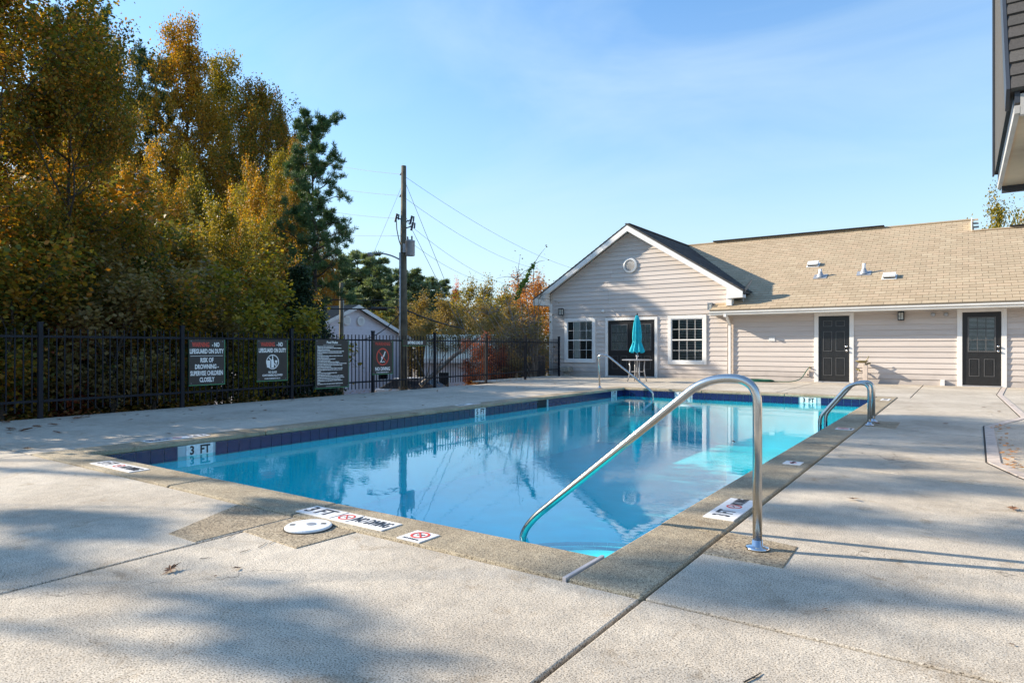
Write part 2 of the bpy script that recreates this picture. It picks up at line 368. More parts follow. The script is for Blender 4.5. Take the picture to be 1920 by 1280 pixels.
LM = dict(
    mixed=leaf_mat('leaves_mixed', [(0.045, 0.077, 0.018), (0.077, 0.102, 0.020), (0.154, 0.141, 0.023), (0.320, 0.205, 0.026), (0.422, 0.166, 0.026), (0.058, 0.083, 0.019)]),
    yellow=leaf_mat('leaves_yellow', [(0.077, 0.109, 0.019), (0.128, 0.147, 0.026), (0.256, 0.218, 0.032), (0.384, 0.269, 0.032), (0.102, 0.122, 0.023), (0.064, 0.090, 0.020)]),
    orange=leaf_mat('leaves_orange', [(0.145,0.123,0.022), (0.348,0.174,0.022), (0.493,0.203,0.022), (0.435,0.232,0.029), (0.261,0.087,0.022)]),
    rust=leaf_mat('leaves_rust', [(0.226,0.133,0.056), (0.377,0.189,0.066), (0.566,0.246,0.094), (0.320,0.226,0.075)]),  # paled so the distant trees carry haze in their leaf colour
    green=leaf_mat('leaves_green', [(.025,.045,.013), (.038,.06,.016), (.055,.075,.02), (.10,.095,.02)]),
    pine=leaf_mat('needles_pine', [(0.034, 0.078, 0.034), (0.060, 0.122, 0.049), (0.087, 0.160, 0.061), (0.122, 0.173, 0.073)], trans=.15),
    farpine=leaf_mat('needles_far_pine', [(0.103, 0.162, 0.103), (0.146, 0.221, 0.132), (0.221, 0.279, 0.162), (0.293, 0.324, 0.190)], trans=.2),  # distance haze put into the needle colour
    cedar=leaf_mat('needles_cedar', [(0.017,0.038,0.017), (0.029,0.052,0.023), (0.043,0.065,0.029)], trans=.1),
    brown=leaf_mat('leaves_olive_brown', [(0.122,0.111,0.049), (0.223,0.173,0.073), (0.321,0.223,0.099), (0.173,0.185,0.061)]),  # brightened: haze over the far trees is mixed into this tone
    red=leaf_mat('leaves_red', [(0.174,0.043,0.029), (0.290,0.072,0.043), (0.377,0.131,0.058), (0.145,0.072,0.043)]),
    coral=leaf_mat('leaves_coral', [(0.479,0.112,0.064), (0.620,0.191,0.112), (0.415,0.160,0.079)]),
    gold=leaf_mat('leaves_gold', [(0.077, 0.102, 0.023), (0.192, 0.166, 0.028), (0.410, 0.256, 0.032), (0.512, 0.243, 0.026), (0.128, 0.134, 0.026), (0.090, 0.102, 0.026)]),
    sprig=leaf_mat('leaves_bright_green', [(0.087,0.174,0.043), (0.145,0.246,0.058), (0.203,0.290,0.072)]),
    dark=leaf_mat('leaves_undergrowth', [(0.056, 0.069, 0.026), (0.093, 0.106, 0.037), (0.189, 0.156, 0.047), (0.111, 0.142, 0.044), (0.411, 0.268, 0.056)]),
)

# ================================================================== LARGE STRUCTURE
WL = -0.17                                      # water level
PX0, PX1, PY0, PY1 = -7.25, -1.5, 2.97, 15.6     # pool opening
CW = 0.38

# ---- ground: one sheet with a hole-free drop beyond the deck
def ground_h(x, y):
    inside = max(-11.6 - x, -8 - y, y - 40, x - 30, 0)
    if -13.0 < x < 8 and 18 < y < 40: return -0.16
    d = max(0.0, inside)
    return -0.16 - 2.3*(1 - math.exp(-d/9.0)) + (0.12*math.sin(x*.7)*math.cos(y*.6) if d > 1.5 else 0)
gx = sorted(set([-900,-400,-200,-120,-90,-70] + list(np.arange(-60, -20, 4.0)) + list(np.arange(-20, -11.4, .8)) + [-11.4, -7.6] + [-1.1, 0, 4, 10, 20, 30, 40, 70, 120, 300, 900]))
gy = sorted(set([-900,-300,-100,-50,-30,-20,-12,-8,-4,0,2.6] + list(np.arange(4, 60, 2.5)) + [15.98, 70, 90, 120, 200, 400, 900]))
v = [(x, y, ground_h(x, y)) for y in gy for x in gx]; nx = len(gx); f = []
for j in range(len(gy)-1):
    for i in range(nx-1):
        cx = (gx[i]+gx[i+1])/2; cy = (gy[j]+gy[j+1])/2
        if -7.6 < cx < -1.1 and 2.6 < cy < 15.98: continue
        f.append((j*nx+i, j*nx+i+1, (j+1)*nx+i+1, (j+1)*nx+i))
gm = MB(); gm.v = v; gm.f = f
tag(gm.build('ground', M['soil'], None, smooth=False), kind='structure')

# ---- deck slabs
deck = MB().box(-11.42, -11.34, -6, 20.8, -.3, -.012).build('deck', M['joint'], None); tag(deck, kind='structure')
def slab(poly, mat='deck', name='slab', z=0.0, zt=-.12, parent=None, g=.010):
    cx = sum(p[0] for p in poly)/len(poly); cy = sum(p[1] for p in poly)/len(poly)
    q = []
    n = len(poly)
    for i in range(n):                             # inset each corner for the joint
        p0 = Vector(poly[i-1]); p = Vector(poly[i]); p1 = Vector(poly[(i+1) % n])
        a = (p-p0).normalized(); b = (p1-p).normalized(); na = Vector((-a.y, a.x)); nb = Vector((-b.y, b.x))
        s = (na+nb); k = g/max(.3, 1+na.dot(nb)); q.append(p + s*k)
    m = MB(); m.prism([tuple(p) for p in q], zt, z)
    return m.build(name, M[mat], parent or deck, bevel=.006)
XL, XR = -11.36, 4.2
OX0, OX1, OY0, OY1 = PX0-CW, PX1+CW, PY0-CW, PY1+CW
def rect(x0, x1, y0, y1): return [(x0,y0),(x1,y0),(x1,y1),(x0,y1)]
for (a, b, c, d) in [(XL, OX0, -5, -1), (OX0, -3.43, -5, -1), (-3.43, OX1, -5, -1), (OX1, XR, -5, -1),
                     (XL, OX0, -1, OY0), (OX0, -3.43, -1, OY0), (-3.43, OX1, -1, OY0), (OX1, 1.6, -1, OY0), (1.6, XR, -1, OY0)]:
    slab(rect(a, b, c, d))
ys = [OY0, 5.6, 8.4, 11.4, OY1]
for a, b in zip(ys[:-1], ys[1:]): slab(rect(XL, OX0, a, b))
slab([(OX1, OY0), (1.7, OY0), (1.7, 3.2), (.655, 6.14), (OX1, 6.5)])
slab([(OX1, 6.5), (.655, 6.14), (.42, 6.8), (.24, 7.44), (.27, 9.5), (OX1, 9.9)])
slab([(OX1, 9.9), (.27, 9.5), (.29, 10.78), (.78, 12.5), (.755, 13.05), (OX1, 13.2)])
slab([(OX1, 13.2), (.755, 13.05), (.70, OY1), (OX1, OY1)])
slab(rect(1.7, XR, OY0, 3.2))
slab([(1.7, 3.2), (XR, 3.2), (XR, 9.5), (.27, 9.5), (.24, 7.44), (.42, 6.8)])
slab([(.27, 9.5), (XR, 9.5), (XR, 13.05), (.755, 13.05), (.78, 12.5), (.29, 10.78)])
slab([(.755, 13.05), (XR, 13.05), (XR, OY1), (.70, OY1)])
xs = [-12.6, -9.6, -6.6, -3.6, -.9, 1.6, XR]
for a, b in zip(xs[:-1], xs[1:]):
    slab(rect(a, b, OY1, 18.6)); slab(rect(a, b, 18.6, 21.5))
# thin dark bed seen in the joints
MB().box(XL, OX0-.01, -5, 15.9, -.16, -.035).box(OX1+.01, XR, -5, 15.9, -.16, -.035).box(OX0, OX1, -5, OY0-.01, -.16, -.035).box(-12.6, XR, OY1+.01, 21.5, -.16, -.035).build('joint_filler', M['joint'], deck)
# left edge curb under the fence
MB().box(-11.62, -11.43, -5, 18, -.25, -.03).build('edging', M['deck'], deck, bevel=.01)

# ---- drain edging (channel strip) on the right
dr = thing('drain_channel', 'pinkish beige drain edging zigzagging over the deck toward the right black door', 'drain', (.3, 9, 0))
dp = [(1.7, 3.2), (.42, 6.80), (.24, 7.44), (.29, 10.78), (.78, 12.5), (.68, 18.0), (.90, 21.4)]
for i, (a, b) in enumerate(zip(dp[:-1], dp[1:])):
    a = Vector((*a, 0)); b = Vector((*b, 0)); t = (b-a).normalized(); s = Vector((-t.y, t.x, 0)); Lg = (b-a).length; k = 0
    e = .012
    mb = MB().obox(a, t, s, (0,0,1), e if i else 0, Lg-e, -.05, .05, -.01, .010)
    o = mb.build('edging_strip', M['drain'], dr, bevel=.003)
    MB().obox(a, t, s, (0,0,1), e, Lg-e, .053, .068, -.01, .0045).build('gap_line', M['joint'], dr)

# ---- pool
pool = thing('swimming_pool', 'long rectangular blue pool with tan concrete coping and navy waterline tiles', 'pool', (-4.4, 9.3, 0))
D = -1.25
sh = MB()
sh.box(PX0-.15, PX0-.012, PY0-.15, PY1+.15, D-.1, -.055); sh.box(PX1+.012, PX1+.15, PY0-.15, PY1+.15, D-.1, -.055)
sh.box(PX0-.012, PX1+.012, PY0-.15, PY0-.012, D-.1, -.055); sh.box(PX0-.012, PX1+.012, PY1+.012, PY1+.15, D-.1, -.055)
sh.box(PX0-.012, PX1+.012, PY0-.012, PY1+.012, D-.1, D)
sh.build('basin', M['plaster'], pool)
MB().box(PX0-.012, PX0-.004, PY0, PY1, -.215, -.052).box(PX1+.004, PX1+.012, PY0, PY1, -.215, -.052).box(PX0, PX1, PY0-.012, PY0-.004, -.215, -.052).box(PX0, PX1, PY1+.004, PY1+.012, -.215, -.052).build('grout_band', M['grout'], pool)
wat = MB().add([(PX0-.011,PY0-.011,WL),(PX1+.011,PY0-.011,WL),(PX1+.011,PY1+.011,WL),(PX0-.011,PY1+.011,WL)], [(0,1,2,3)]).build('pool_water', M['water'], pool)
# curved corner steps with blue nosing tiles
def steps(cx, cy, a0, a1, top, nose=True):
    for r, z in top:
        q = [(cx, cy)] + [(cx + r*math.cos(R(a0+(a1-a0)*i/18)), cy + r*math.sin(R(a0+(a1-a0)*i/18))) for i in range(19)]
        MB().prism(q, D-.05, z).build('step', M['step_white'], pool)
        if not nose: continue
        m = MB()
        for i in range(18):
            t0 = R(a0+(a1-a0)*(i+.015)/18); t1 = R(a0+(a1-a0)*(i+.985)/18)
            m.prism([(cx+(r-.06)*math.cos(t0), cy+(r-.06)*math.sin(t0)), (cx+(r+.003)*math.cos(t0), cy+(r+.003)*math.sin(t0)), (cx+(r+.003)*math.cos(t1), cy+(r+.003)*math.sin(t1)), (cx+(r-.06)*math.cos(t1), cy+(r-.06)*math.sin(t1))], z-.03, z+.004)
        o = m.build('nosing_tiles', M['nosing'], pool)
steps(PX1, PY0, 90, 180, [(1.30, -.32), (1.08, -.245), (.84, -.20)]); steps(PX0, PY1, -90, 0, [(1.3, -.9), (.9, -.65), (.5, -.42)], False)
# waterline tiles, one by one
tl = MB().box(-.0725, .0725, -.004, .004, -.075, .075).mesh('tile', M['tile'])
tl2 = MB().box(-.16, .16, -.004, .004, -.0775, .0775).mesh('depth_tile', M['white_tile'])
def tile_row(side, a, b, depth_at, skim=None):
    n = round((b-a)/.151); st = (b-a)/n
    skipped = []
    for d in depth_at:
        if side == 'L': inst(tl2, 'depth_tile', pool, (PX0, d, -.1275), (0,0,R(90)))
        if side == 'F': inst(tl2, 'depth_tile', pool, (d, PY1, -.1275))
        skipped.append((d-.155, d+.155))
    if skim: skipped.append(skim)
    for i in range(n):
        c = a + st*(i+.5)
        if any(lo-.04 < c < hi+.04 for lo, hi in skipped): continue
        if side == 'L': inst(tl, 'tile', pool, (PX0, c, -.1275), (0,0,R(90)))
        if side == 'R': inst(tl, 'tile', pool, (PX1, c, -.1275), (0,0,R(90)))
        if side == 'F': inst(tl, 'tile', pool, (c, PY1, -.1275))
        if side == 'N': inst(tl, 'tile', pool, (c, PY0, -.1275))
tile_row('L', PY0, PY1, [4.13, 9.45, 15.0], (11.40, 11.76))
tile_row('F', PX0, PX1, [-5.66, -2.81])
mm = MB()
for i in range(83): c = PY0+.076+i*.151; mm.box(PX1-.004, PX1+.004, c-.0725, c+.0725, -.2025, -.0525)
for i in range(38): c = PX0+.076+i*.151; mm.box(c-.0725, c+.0725, PY0-.004, PY0+.004, -.2025, -.0525)
o = mm.build('tile_band', M['tile'], pool); tag(o, kind='stuff')
MB().box(PX0-.06, PX0+.0045, 11.40, 11.76, -.20, -.05).build('skimmer_opening', M['dark'], pool)
# coping pieces
def cop(poly):
    m = MB(); m.prism(poly, -.05, .008)
    return m.build('coping_slab', M['coping'], pool, bevel=.016)
j = .004
for a, b in zip([-5.0, -3.5], [-3.5, -1.5]): cop(rect(a+j, b-j, OY0+j, PY0))
cop([(OX0+j, OY0+j), (-5.0-j, OY0+j), (-5.0-j, PY0), (PX0, PY0), (OX0+j, PY0)])
cop(rect(-1.5+.006, OX1-j, OY0+j, 3.73-j))
yy = [3.73, 6.35, 9.1, 11.9, 14.2, OY1]
for a, b in zip(yy[:-1], yy[1:]): cop(rect(PX1, OX1-j, a+j, b-j))
yy = [PY0, 5.0, 7.2, 9.5, 11.7, 13.9, OY1]
for a, b in zip(yy[:-1], yy[1:]): cop(rect(OX0+j, PX0, a+j, b-j))
xx = [PX0, -5.2, -3.3, PX1]
for a, b in zip(xx[:-1], xx[1:]): cop(rect(a+j, b-j, PY1, OY1-j))
MB().box(-1.512, -1.494, OY0, PY0+.012, -.02, .0125).build('joint_strip', M['seam'], pool)
# aggregate repair patches flush in the deck
slab([(-3.44, 2.21), (-2.90, 2.18), (-2.87, 2.58), (-3.44, 2.58)], 'patch', 'patch_slab', z=.005, zt=-.01, g=.004)
slab([(-3.74, 1.94), (-3.45, 1.94), (-3.45, 2.58), (-4.05, 2.58)], 'patch', 'patch_slab', z=.004, zt=-.01, g=.002)
slab([(-1.11, 3.33), (-.71, 3.33), (-.72, 3.73), (-1.11, 3.80)], 'patch', 'patch_slab', z=.005, zt=-.01, g=.002)
slab([(-1.11, 9.95), (-.72, 9.85), (-.72, 10.7), (-1.11, 10.75)], 'patch', 'patch_slab', z=.005, zt=-.01, g=.002)

# ================================================================== TEXT
def lettering(txt, size, o, right, up, mat, parent, name='lettering', align='CENTER', sx=.72, ext=.0012, bold=0.0, space=1.0):
    cu = bpy.data.curves.new('t', 'FONT'); cu.body = txt; cu.size = size; cu.align_x = align; cu.align_y = 'CENTER'
    cu.extrude = ext; cu.offset = bold; cu.space_line = space; cu.resolution_u = 2
    t = bpy.data.objects.new('t', cu); COL.objects.link(t)
    bpy.context.view_layer.update()
    me = bpy.data.meshes.new_from_object(t.evaluated_get(bpy.context.evaluated_depsgraph_get()))
    bpy.data.objects.remove(t); bpy.data.curves.remove(cu)
    right = Vector(right).normalized(); up = Vector(up).normalized(); nn = right.cross(up)
    off = origin(parent); o = Vector(o) - off
    co = np.empty(len(me.vertices)*3); me.vertices.foreach_get('co', co); co = co.reshape(-1, 3)
    A = np.array([right*sx, up, nn])
    me.vertices.foreach_set('co', (co @ A + np.array(o)).ravel()); me.materials.clear(); me.materials.append(mat); me.name = name
    me.update()
    ob = bpy.data.objects.new(name, me); COL.objects.link(ob); ob.parent = parent; return ob
def ring(c, right, up, r0, r1, mat, parent, name, n=28, th=.001):
    c = Vector(c); right = Vector(right); up = Vector(up); nn = right.cross(up); m = MB()
    for i in range(n):
        a, b = 2*math.pi*i/n, 2*math.pi*(i+1)/n
        P = lambda r, t, z: c + right*(r*math.cos(t)) + up*(r*math.sin(t)) + nn*z
        m.loft([P(r0,a,-th),P(r1,a,-th),P(r1,b,-th),P(r0,b,-th)], [P(r0,a,th),P(r1,a,th),P(r1,b,th),P(r0,b,th)])
    return m.build(name, mat, parent)
def bar(c, right, up, p, q, wd, mat, parent, name, th=.001, lift=0):
    c = Vector(c); right = Vector(right); up = Vector(up); nn = right.cross(up)
    a = c + right*p[0] + up*p[1]; b = c + right*q[0] + up*q[1]; t = (b-a); L = t.length; t.normalize(); s = nn.cross(t)
    return MB().obox(a, t, s, nn, 0, L, -wd/2, wd/2, -th+lift, th+lift).build(name, mat, parent)
Z = Vector((0,0,1)); X = Vector((1,0,0)); Y = Vector((0,1,0))
# depth tiles on the waterline
for y, s in [(4.13, '3  FT'), (9.45, '5  FT'), (15.0, '3 FT')]:
    lettering(s, .135, (PX0+.006, y, -.117), Y, Z, M['ink'], pool, 'depth_number', sx=.85, bold=.004)
for x in (-5.66, -2.81):
    lettering('3  FT', .13, (x, PY1-.006, -.117), X, Z, M['ink'], pool, 'depth_number', sx=.85, bold=.004)
# coping markers
def marker(o, right, up, L, H, segs, label, name='depth_marker', cat='depth marker'):
    t = thing(name, label, cat, o); o = Vector(o); right = Vector(right).normalized(); up = Vector(up).normalized()
    n = right.cross(up)
    MB().obox(o, right, up, n, -L/2, L/2, -H/2, H/2, -.004, .003).build('plate', M['marker'], t, bevel=.001)
    lift = n*.0042
    for kind, x, s, sz, sxx in segs:
        if kind == 't': lettering(s, sz, o + right*x + lift, right, up, M['ink'], t, sx=sxx, bold=sz*.02, ext=.0006)
        if kind == 'o':
            c = o + right*x + lift
            ring(c, right, up, sz*.78, sz, M['red'], t, 'ring', th=.0006); bar(c, right, up, (-sz*.6, sz*.6), (sz*.6, -sz*.6), sz*.14, M['red'], t, 'slash', th=.0006)
            bar(c, right, up, (-sz*.35, -sz*.1), (sz*.35, sz*.25), sz*.16, M['ink'], t, 'diver_figure', th=.0006, lift=-.0003)
        if kind == 'l': bar(o + right*x + lift, right, up, (0, -H*.46), (0, H*.46), .004, M['ink'], t, 'divider', th=.0006)
    return t
zc = .0115
seg = [('t', -.25, '3 FT', .155, .8), ('l', -.07, '', 0, 0), ('o', .0, '', .055, 0), ('l', .075, '', 0, 0), ('t', .225, 'NO DIVING', .13, .42)]
marker((-3.14, 2.735, zc), (1, .0, 0), (0, 1, 0), .78, .17, seg, 'white 3 FT NO DIVING strip on the near coping beside the round skimmer lid')
marker((-1.24, 4.32, zc), (0, 1, 0), (-1, 0, 0), .60, .19, [('t', -.15, '3 FT', .15, .62), ('o', .05, '', .05, 0), ('t', .20, 'NO DIVING', .11, .33)], 'white 3 FT NO DIVING strip on right coping beside the near handrail')
marker((-6.15, 2.76, zc), (1, 0, 0), (0, 1, 0), .74, .17, [('t', -.22, '3 FT', .15, .75), ('o', .0, '', .05, 0), ('t', .21, 'NO DIVING', .13, .40)], 'white 3 FT NO DIVING strip on near coping by the left pool corner')
marker((-7.50, 4.0, zc), (0, -1, 0), (1, 0, 0), .72, .17, [('t', -.22, '3 FT', .15, .75), ('o', .0, '', .05, 0), ('t', .21, 'NO DIVING', .13, .40)], 'white 3 FT NO DIVING strip on the left coping nearest the left pool corner')
marker((-7.50, 9.4, zc), (0, -1, 0), (1, 0, 0), .6, .15, [('t', -.18, '5 FT', .13, .7), ('t', .16, 'NO DIVING', .11, .36)], 'white 5 FT NO DIVING strip on the left coping above the 5 FT tile')
marker((-1.27, 6.34, zc), (0, 1, 0), (-1, 0, 0), .17, .15, [('t', 0, 'NO DIVING', .035, .7), ('o', 0, '', .03, 0)], 'small faded white NO DIVING plate midway along the right coping', 'no_diving_plate', 'warning plate')
marker((-1.27, 15.0, zc), (0, 1, 0), (-1, 0, 0), .5, .15, [('t', -.12, '3 FT', .12, .6), ('t', .12, 'NO DIVING', .10, .3)], 'white depth strip at the far end of the right coping', 'depth_marker')
def sq_marker(o, right, up, s, label):
    t = thing('no_diving_plate', label, 'warning plate', o); o = Vector(o); right = Vector(right); up = Vector(up); n = right.cross(up)
    MB().obox(o, right, up, n, -s/2, s/2, -s/2, s/2, -.004, .003).build('plate', M['marker'], t, bevel=.001)
    c = o + n*.0045 + up*(s*.10)
    ring(c, right, up, s*.25, s*.33, M['red'], t, 'ring', th=.0006); bar(c, right, up, (-s*.2, s*.2), (s*.2, -s*.2), s*.06, M['red'], t, 'slash', th=.0006)
    bar(c, right, up, (-s*.12, -s*.04), (s*.14, s*.08), s*.07, M['ink'], t, 'diver_figure', th=.0006, lift=-.0003)
    lettering('NO DIVING', s*.16, o + n*.004 - up*(s*.36), right, up, M['ink'], t, sx=.8, ext=.0006)
sq_marker((-2.50, 2.69, zc), X, Y, .17, 'square white NO DIVING plate with red ring on the near coping')
sq_marker((-1.25, 9.35, zc), Y, -X, .20, 'square white NO DIVING plate with red ring on the right coping by the ladder')

# ================================================================== POOL SIDE METALWORK
def fillet(pts, rad, n=8):
    P = [Vector(p) for p in pts]; out = [P[0]]
    for i in range(1, len(P)-1):
        a = (P[i-1]-P[i]); b = (P[i+1]-P[i]); r = min(rad[i-1] if hasattr(rad, '__len__') else rad, a.length*.49, b.length*.49)
        a.normalize(); b.normalize(); A = P[i]+a*r; B = P[i]+b*r
        for k in range(n+1):
            t = k/n; out.append(A*(1-t)**2 + P[i]*2*t*(1-t) + B*t*t)
    out.append(P[-1]); return out
def grab(name, label, cat, y, base, mir=1, prof=None, r=.024, esc=True):
    t = thing(name, label, cat, (base, y, 0))
    pts = fillet([(x, y, z) for x, z in prof[0]], prof[1])
    MB().tube(pts, r, 16).build('rail', M['steel'], t, smooth=True)
    if esc: MB().lathe([(.062,.005),(.062,.010),(.054,.017),(.028,.022),(.026,.05)], (base, y, .004), 28).build('escutcheon', M['chrome'], t, smooth=True)
    return t
# near rail: rises straight, wide bend, long slope to the water
pr = [(-.89, 0), (-.89, .74), (-.985, .925), (-1.22, .79), (-2.27, -.03), (-2.375, -.13), (-2.385, -.45)]
grab('handrail', 'large brushed steel handrail in the foreground sloping down into the pool', 'handrail', 3.56, -.89, prof=([( -.89,-.04), (-.89,.90), (-1.16,.90) , (-2.29,-.04), (-2.385,-.16), (-2.385,-.62)], [.24,.22,.12,.12]))
grab('handrail', 'small far steel handrail at the left far corner of the pool', 'handrail', 15.2, -7.75, prof=([(-7.75,-.04), (-7.80,.86), (-7.55,.86), (-6.40,.03), (-6.29,-.06), (-6.29,-.5)], [.14,.12,.1,.08]))
lp = ([(-1.04,-.04), (-1.04,.58), (-1.28,.56), (-1.56,.20), (-1.655,.08), (-1.66,-.85)], [.20,.18,.1,.1])
lad = thing('pool_ladder', 'steel pool ladder with two arched rails on the right coping', 'ladder', (-1.04, 10.25, 0))
for y in (10.02, 10.5):
    MB().tube(fillet([(x, y, z) for x, z in lp[0]], lp[1]), .024, 16).build('rail', M['steel'], lad, smooth=True)
    MB().lathe([(.058,.005),(.058,.010),(.05,.016),(.028,.02),(.026,.045)], (-1.04, y, .004), 24).build('escutcheon', M['chrome'], lad, smooth=True)
for z in (-.38, -.66):
    MB().box(-1.69, -1.60, 10.02, 10.5, z-.012, z+.012).build('tread', M['marker'], lad)
# skimmer lid
sk = thing('skimmer_lid', 'round off-white plastic skimmer lid on a tan patch beside the near coping', 'skimmer lid', (-3.17, 2.47, .005))
MB().lathe([(.135,.0),(.135,.010),(.128,.016),(.04,.018),(.001,.018)], (-3.17, 2.47, .006), 40).build('lid', M['lid'], sk, smooth=False)
for dx, dy in ((.055, .065), (-.075, -.055)):
    MB().obox((-3.17+dx, 2.47+dy, .024), (.8,.6,0), (-.6,.8,0), Z, -.014, .014, -.010, .010, -.001, .001).build('finger_hole', M['dark'], sk)
MB().lathe([(.028,0),(.028,.002),(.001,.002)], (-3.165, 2.485, .0245), 20).build('emblem', M['alu'], sk)
MB().lathe([(.142,0),(.142,.004),(.136,.005)], (-3.17, 2.47, .005), 40).build('lid_ring', M['joint'], sk)

# ================================================================== FENCE
fen = thing('iron_fence', 'black picket metal fence running along the left side of the deck to the house', 'fence', (-11.35, 8, 0))
fp = [(-11.30, -1.0), (-11.31, 1.75), (-11.33, 3.98), (-11.35, 6.14), (-11.36, 8.43), (-11.38, 10.7), (-11.40, 12.9), (-11.45, 15.2), (-11.80, 17.8), (-12.10, 20.48)]
post = MB().box(-.03,.03,-.03,.03,-.1,1.42).box(-.036,.036,-.036,.036,1.42,1.445).mesh('post', M['fence'])
pick = MB().box(-.008,.008,-.008,.008,.10,1.345).mesh('picket', M['fence'])
for p in fp: inst(post, 'post', fen, (p[0], p[1], 0))
for a, b in zip(fp[:-1], fp[1:]):
    A = Vector((*a, 0)); B = Vector((*b, 0)); t = (B-A).normalized(); s = Vector((-t.y, t.x, 0)); L = (B-A).length
    for z in (1.225, .26):
        MB().obox(A, t, s, Z, .032, L-.032, -.014, .014, z-.018, z+.018).build('rail', M['fence'], fen)
    n = round(L/.108)
    for i in range(1, n):
        c = A + t*(L*i/n); inst(pick, 'picket', fen, c, (0, 0, math.atan2(t.y, t.x)))

# ---- signs on the fence (faces look toward the pool, +X)
def fsign(y0, y1, z0, z1, name, label, green=True):
    t = thing(name, label, 'sign', (-11.30, (y0+y1)/2, z0))
    g = .014 if green else .008
    MB().box(-11.318, -11.312, y0, y1+g, z0-g, z1).build('backing', M['signgreen'], t)
    MB().box(-11.312, -11.306, y0, y1-.004, z0+.004, z1).build('panel', M['sign'], t)
    return t
xs_ = -11.3045
s1 = fsign(6.24, 6.92, .385, 1.20, 'warning_sign', 'dark sign reading WARNING NO LIFEGUARD ON DUTY RISK OF DROWNING beside a post')
def T(sg, txt, y, z, size, sx=.62, mat='letter', align='CENTER', bold=None):
    return lettering(txt, size, (xs_, y, z), Y, Z, M[mat], sg, sx=sx, ext=.0008, align=align, bold=size*.03 if bold is None else bold)
T(s1, 'WARNING', 6.46, 1.105, .115, .58, 'red'); T(s1, '- NO', 6.745, 1.105, .115, .58)
T(s1, 'LIFEGUARD ON DUTY', 6.575, .985, .115, .56)
bar((xs_, 6.575, .905), Y, Z, (-.31, 0), (.31, 0), .006, M['letter'], s1, 'rule_line', th=.0008)
for i, (tx, k) in enumerate([('RISK OF', .62), ('DROWNING -', .62), ('SUPERVISE CHILDREN', .56), ('CLOSELY', .6)]):
    T(s1, tx, 6.575, .825-.118*i, .115, k)
s2 = fsign(7.60, 8.29, .40, 1.21, 'warning_sign', 'dark sign reading WARNING NO LIFEGUARD ON DUTY above a crossed-out glassware symbol')
T(s2, 'WARNING', 7.84, 1.115, .115, .56, 'red'); T(s2, '- NO', 8.11, 1.115, .115, .56)
T(s2, 'LIFEGUARD ON DUTY', 7.945, .995, .115, .54)
c = (xs_, 7.945, .77)
ring(c, Y, Z, .128, .145, M['letter'], s2, 'ring'); bar(c, Y, Z, (-.10, .10), (.10, -.10), .018, M['letter'], s2, 'slash')
MB().prism([(0,0)]*3, 0, 0) if False else None
mb = MB()
def flat(pts, nm, sg, mat='letter'):
    return MB().loft([(xs_-.0008, y, z) for y, z in pts], [(xs_+.0008, y, z) for y, z in pts]).build(nm, M[mat], sg)
flat([(7.82,.66),(7.89,.66),(7.895,.80),(7.80,.80)], 'beer_mug_symbol', s2)
flat([(7.915,.655),(7.975,.655),(7.975,.78),(7.957,.83),(7.957,.89),(7.935,.89),(7.935,.83),(7.915,.78)], 'bottle_symbol', s2)
flat([(7.995,.80),(8.06,.80),(8.035,.74),(8.03,.68),(8.045,.665),(8.01,.665),(8.02,.68),(8.018,.74)], 'wine_glass_symbol', s2)
T(s2, 'NO GLASS', 7.945, .565, .055, .75); T(s2, 'CONTAINERS ALLOWED', 7.945, .505, .055, .75)
T(s2, 'IN CASE OF EMERGENCY DIAL 911', 7.945, .44, .036, .65)
s3 = fsign(8.99, 9.90, .185, 1.225, 'rules_sign', 'tall dark Pool Rules sign filled with small white lines of writing')
T(s3, 'Pool Rules', 9.44, 1.165, .075, .95)
bar((xs_, 9.44, 1.115), Y, Z, (-.25, 0), (.25, 0), .004, M['letter'], s3, 'rule_line', th=.0008)
rules = ['Please shower before entering the pool.', 'Children must not use pool without an adult in attendance.', 'Adults should not swim alone.',
 'All children less than age twelve and younger must be supervised.', 'Running and boisterous or rough play and excessive noise is', 'not allowed.',
 'Do not swim if the suction outlets are missing, broken, or not', 'clearly visible from the deck.', 'No glass articles allowed in or around pool.', 'Do not swallow the pool water.',
 'Do not swim when ill or with open cuts or infections.', 'Do not use the pool if you have had diarrhea within the past two weeks.', 'No animals are allowed in the pool or pool enclosure except',
 'service animals as allowed by law.', 'Wearing of swimming attire is required. Diapers must be tight', 'fitting swim diapers and changed in the restrooms, not at the', 'poolside.',
 'Follow posted hours and maximum bather load.', 'Guests must be with a resident.', 'Please refrain from using the pool if you have a health condition',
 'and observe all notices on the use of the swimming pool and deck.', 'Always be alert to the location of emergency equipment,', 'and management is not responsible for accidents, damages or', 'losses.',
 'Any violations of the rules may be cause for denial of pool use.']
for i, ln in enumerate(rules):
    lettering(ln, .034, (xs_, 9.04, 1.075-.0335*i), Y, Z, M['letter'], s3, sx=.80, ext=.0008, align='LEFT', bold=.0012)
bar((xs_, 9.44, .215), Y, Z, (-.18, 0), (.22, 0), .005, M['letter'], s3, 'footer_line', th=.0008)
s4 = fsign(10.62, 11.27, .43, 1.22, 'warning_sign', 'dark WARNING NO DIVING sign with red ring over a white diver')
T(s4, 'WARNING', 10.94, 1.135, .115, .88, 'red', bold=.001)
c = (xs_, 10.94, .835); ring(c, Y, Z, .175, .205, M['red'], s4, 'ring')
flat([(10.87,.73),(10.90,.73),(10.945,.80),(10.99,.845),(11.035,.955),(11.01,.965),(10.96,.865),(10.905,.845),(10.885,.80),(10.915,.795),(10.90,.775)], 'diver_symbol', s4)
flat([(10.85,.715),(10.89,.73),(10.93,.715),(10.97,.73),(11.01,.715),(11.01,.70),(10.97,.712),(10.93,.70),(10.89,.712),(10.85,.70)], 'wave_symbol', s4)
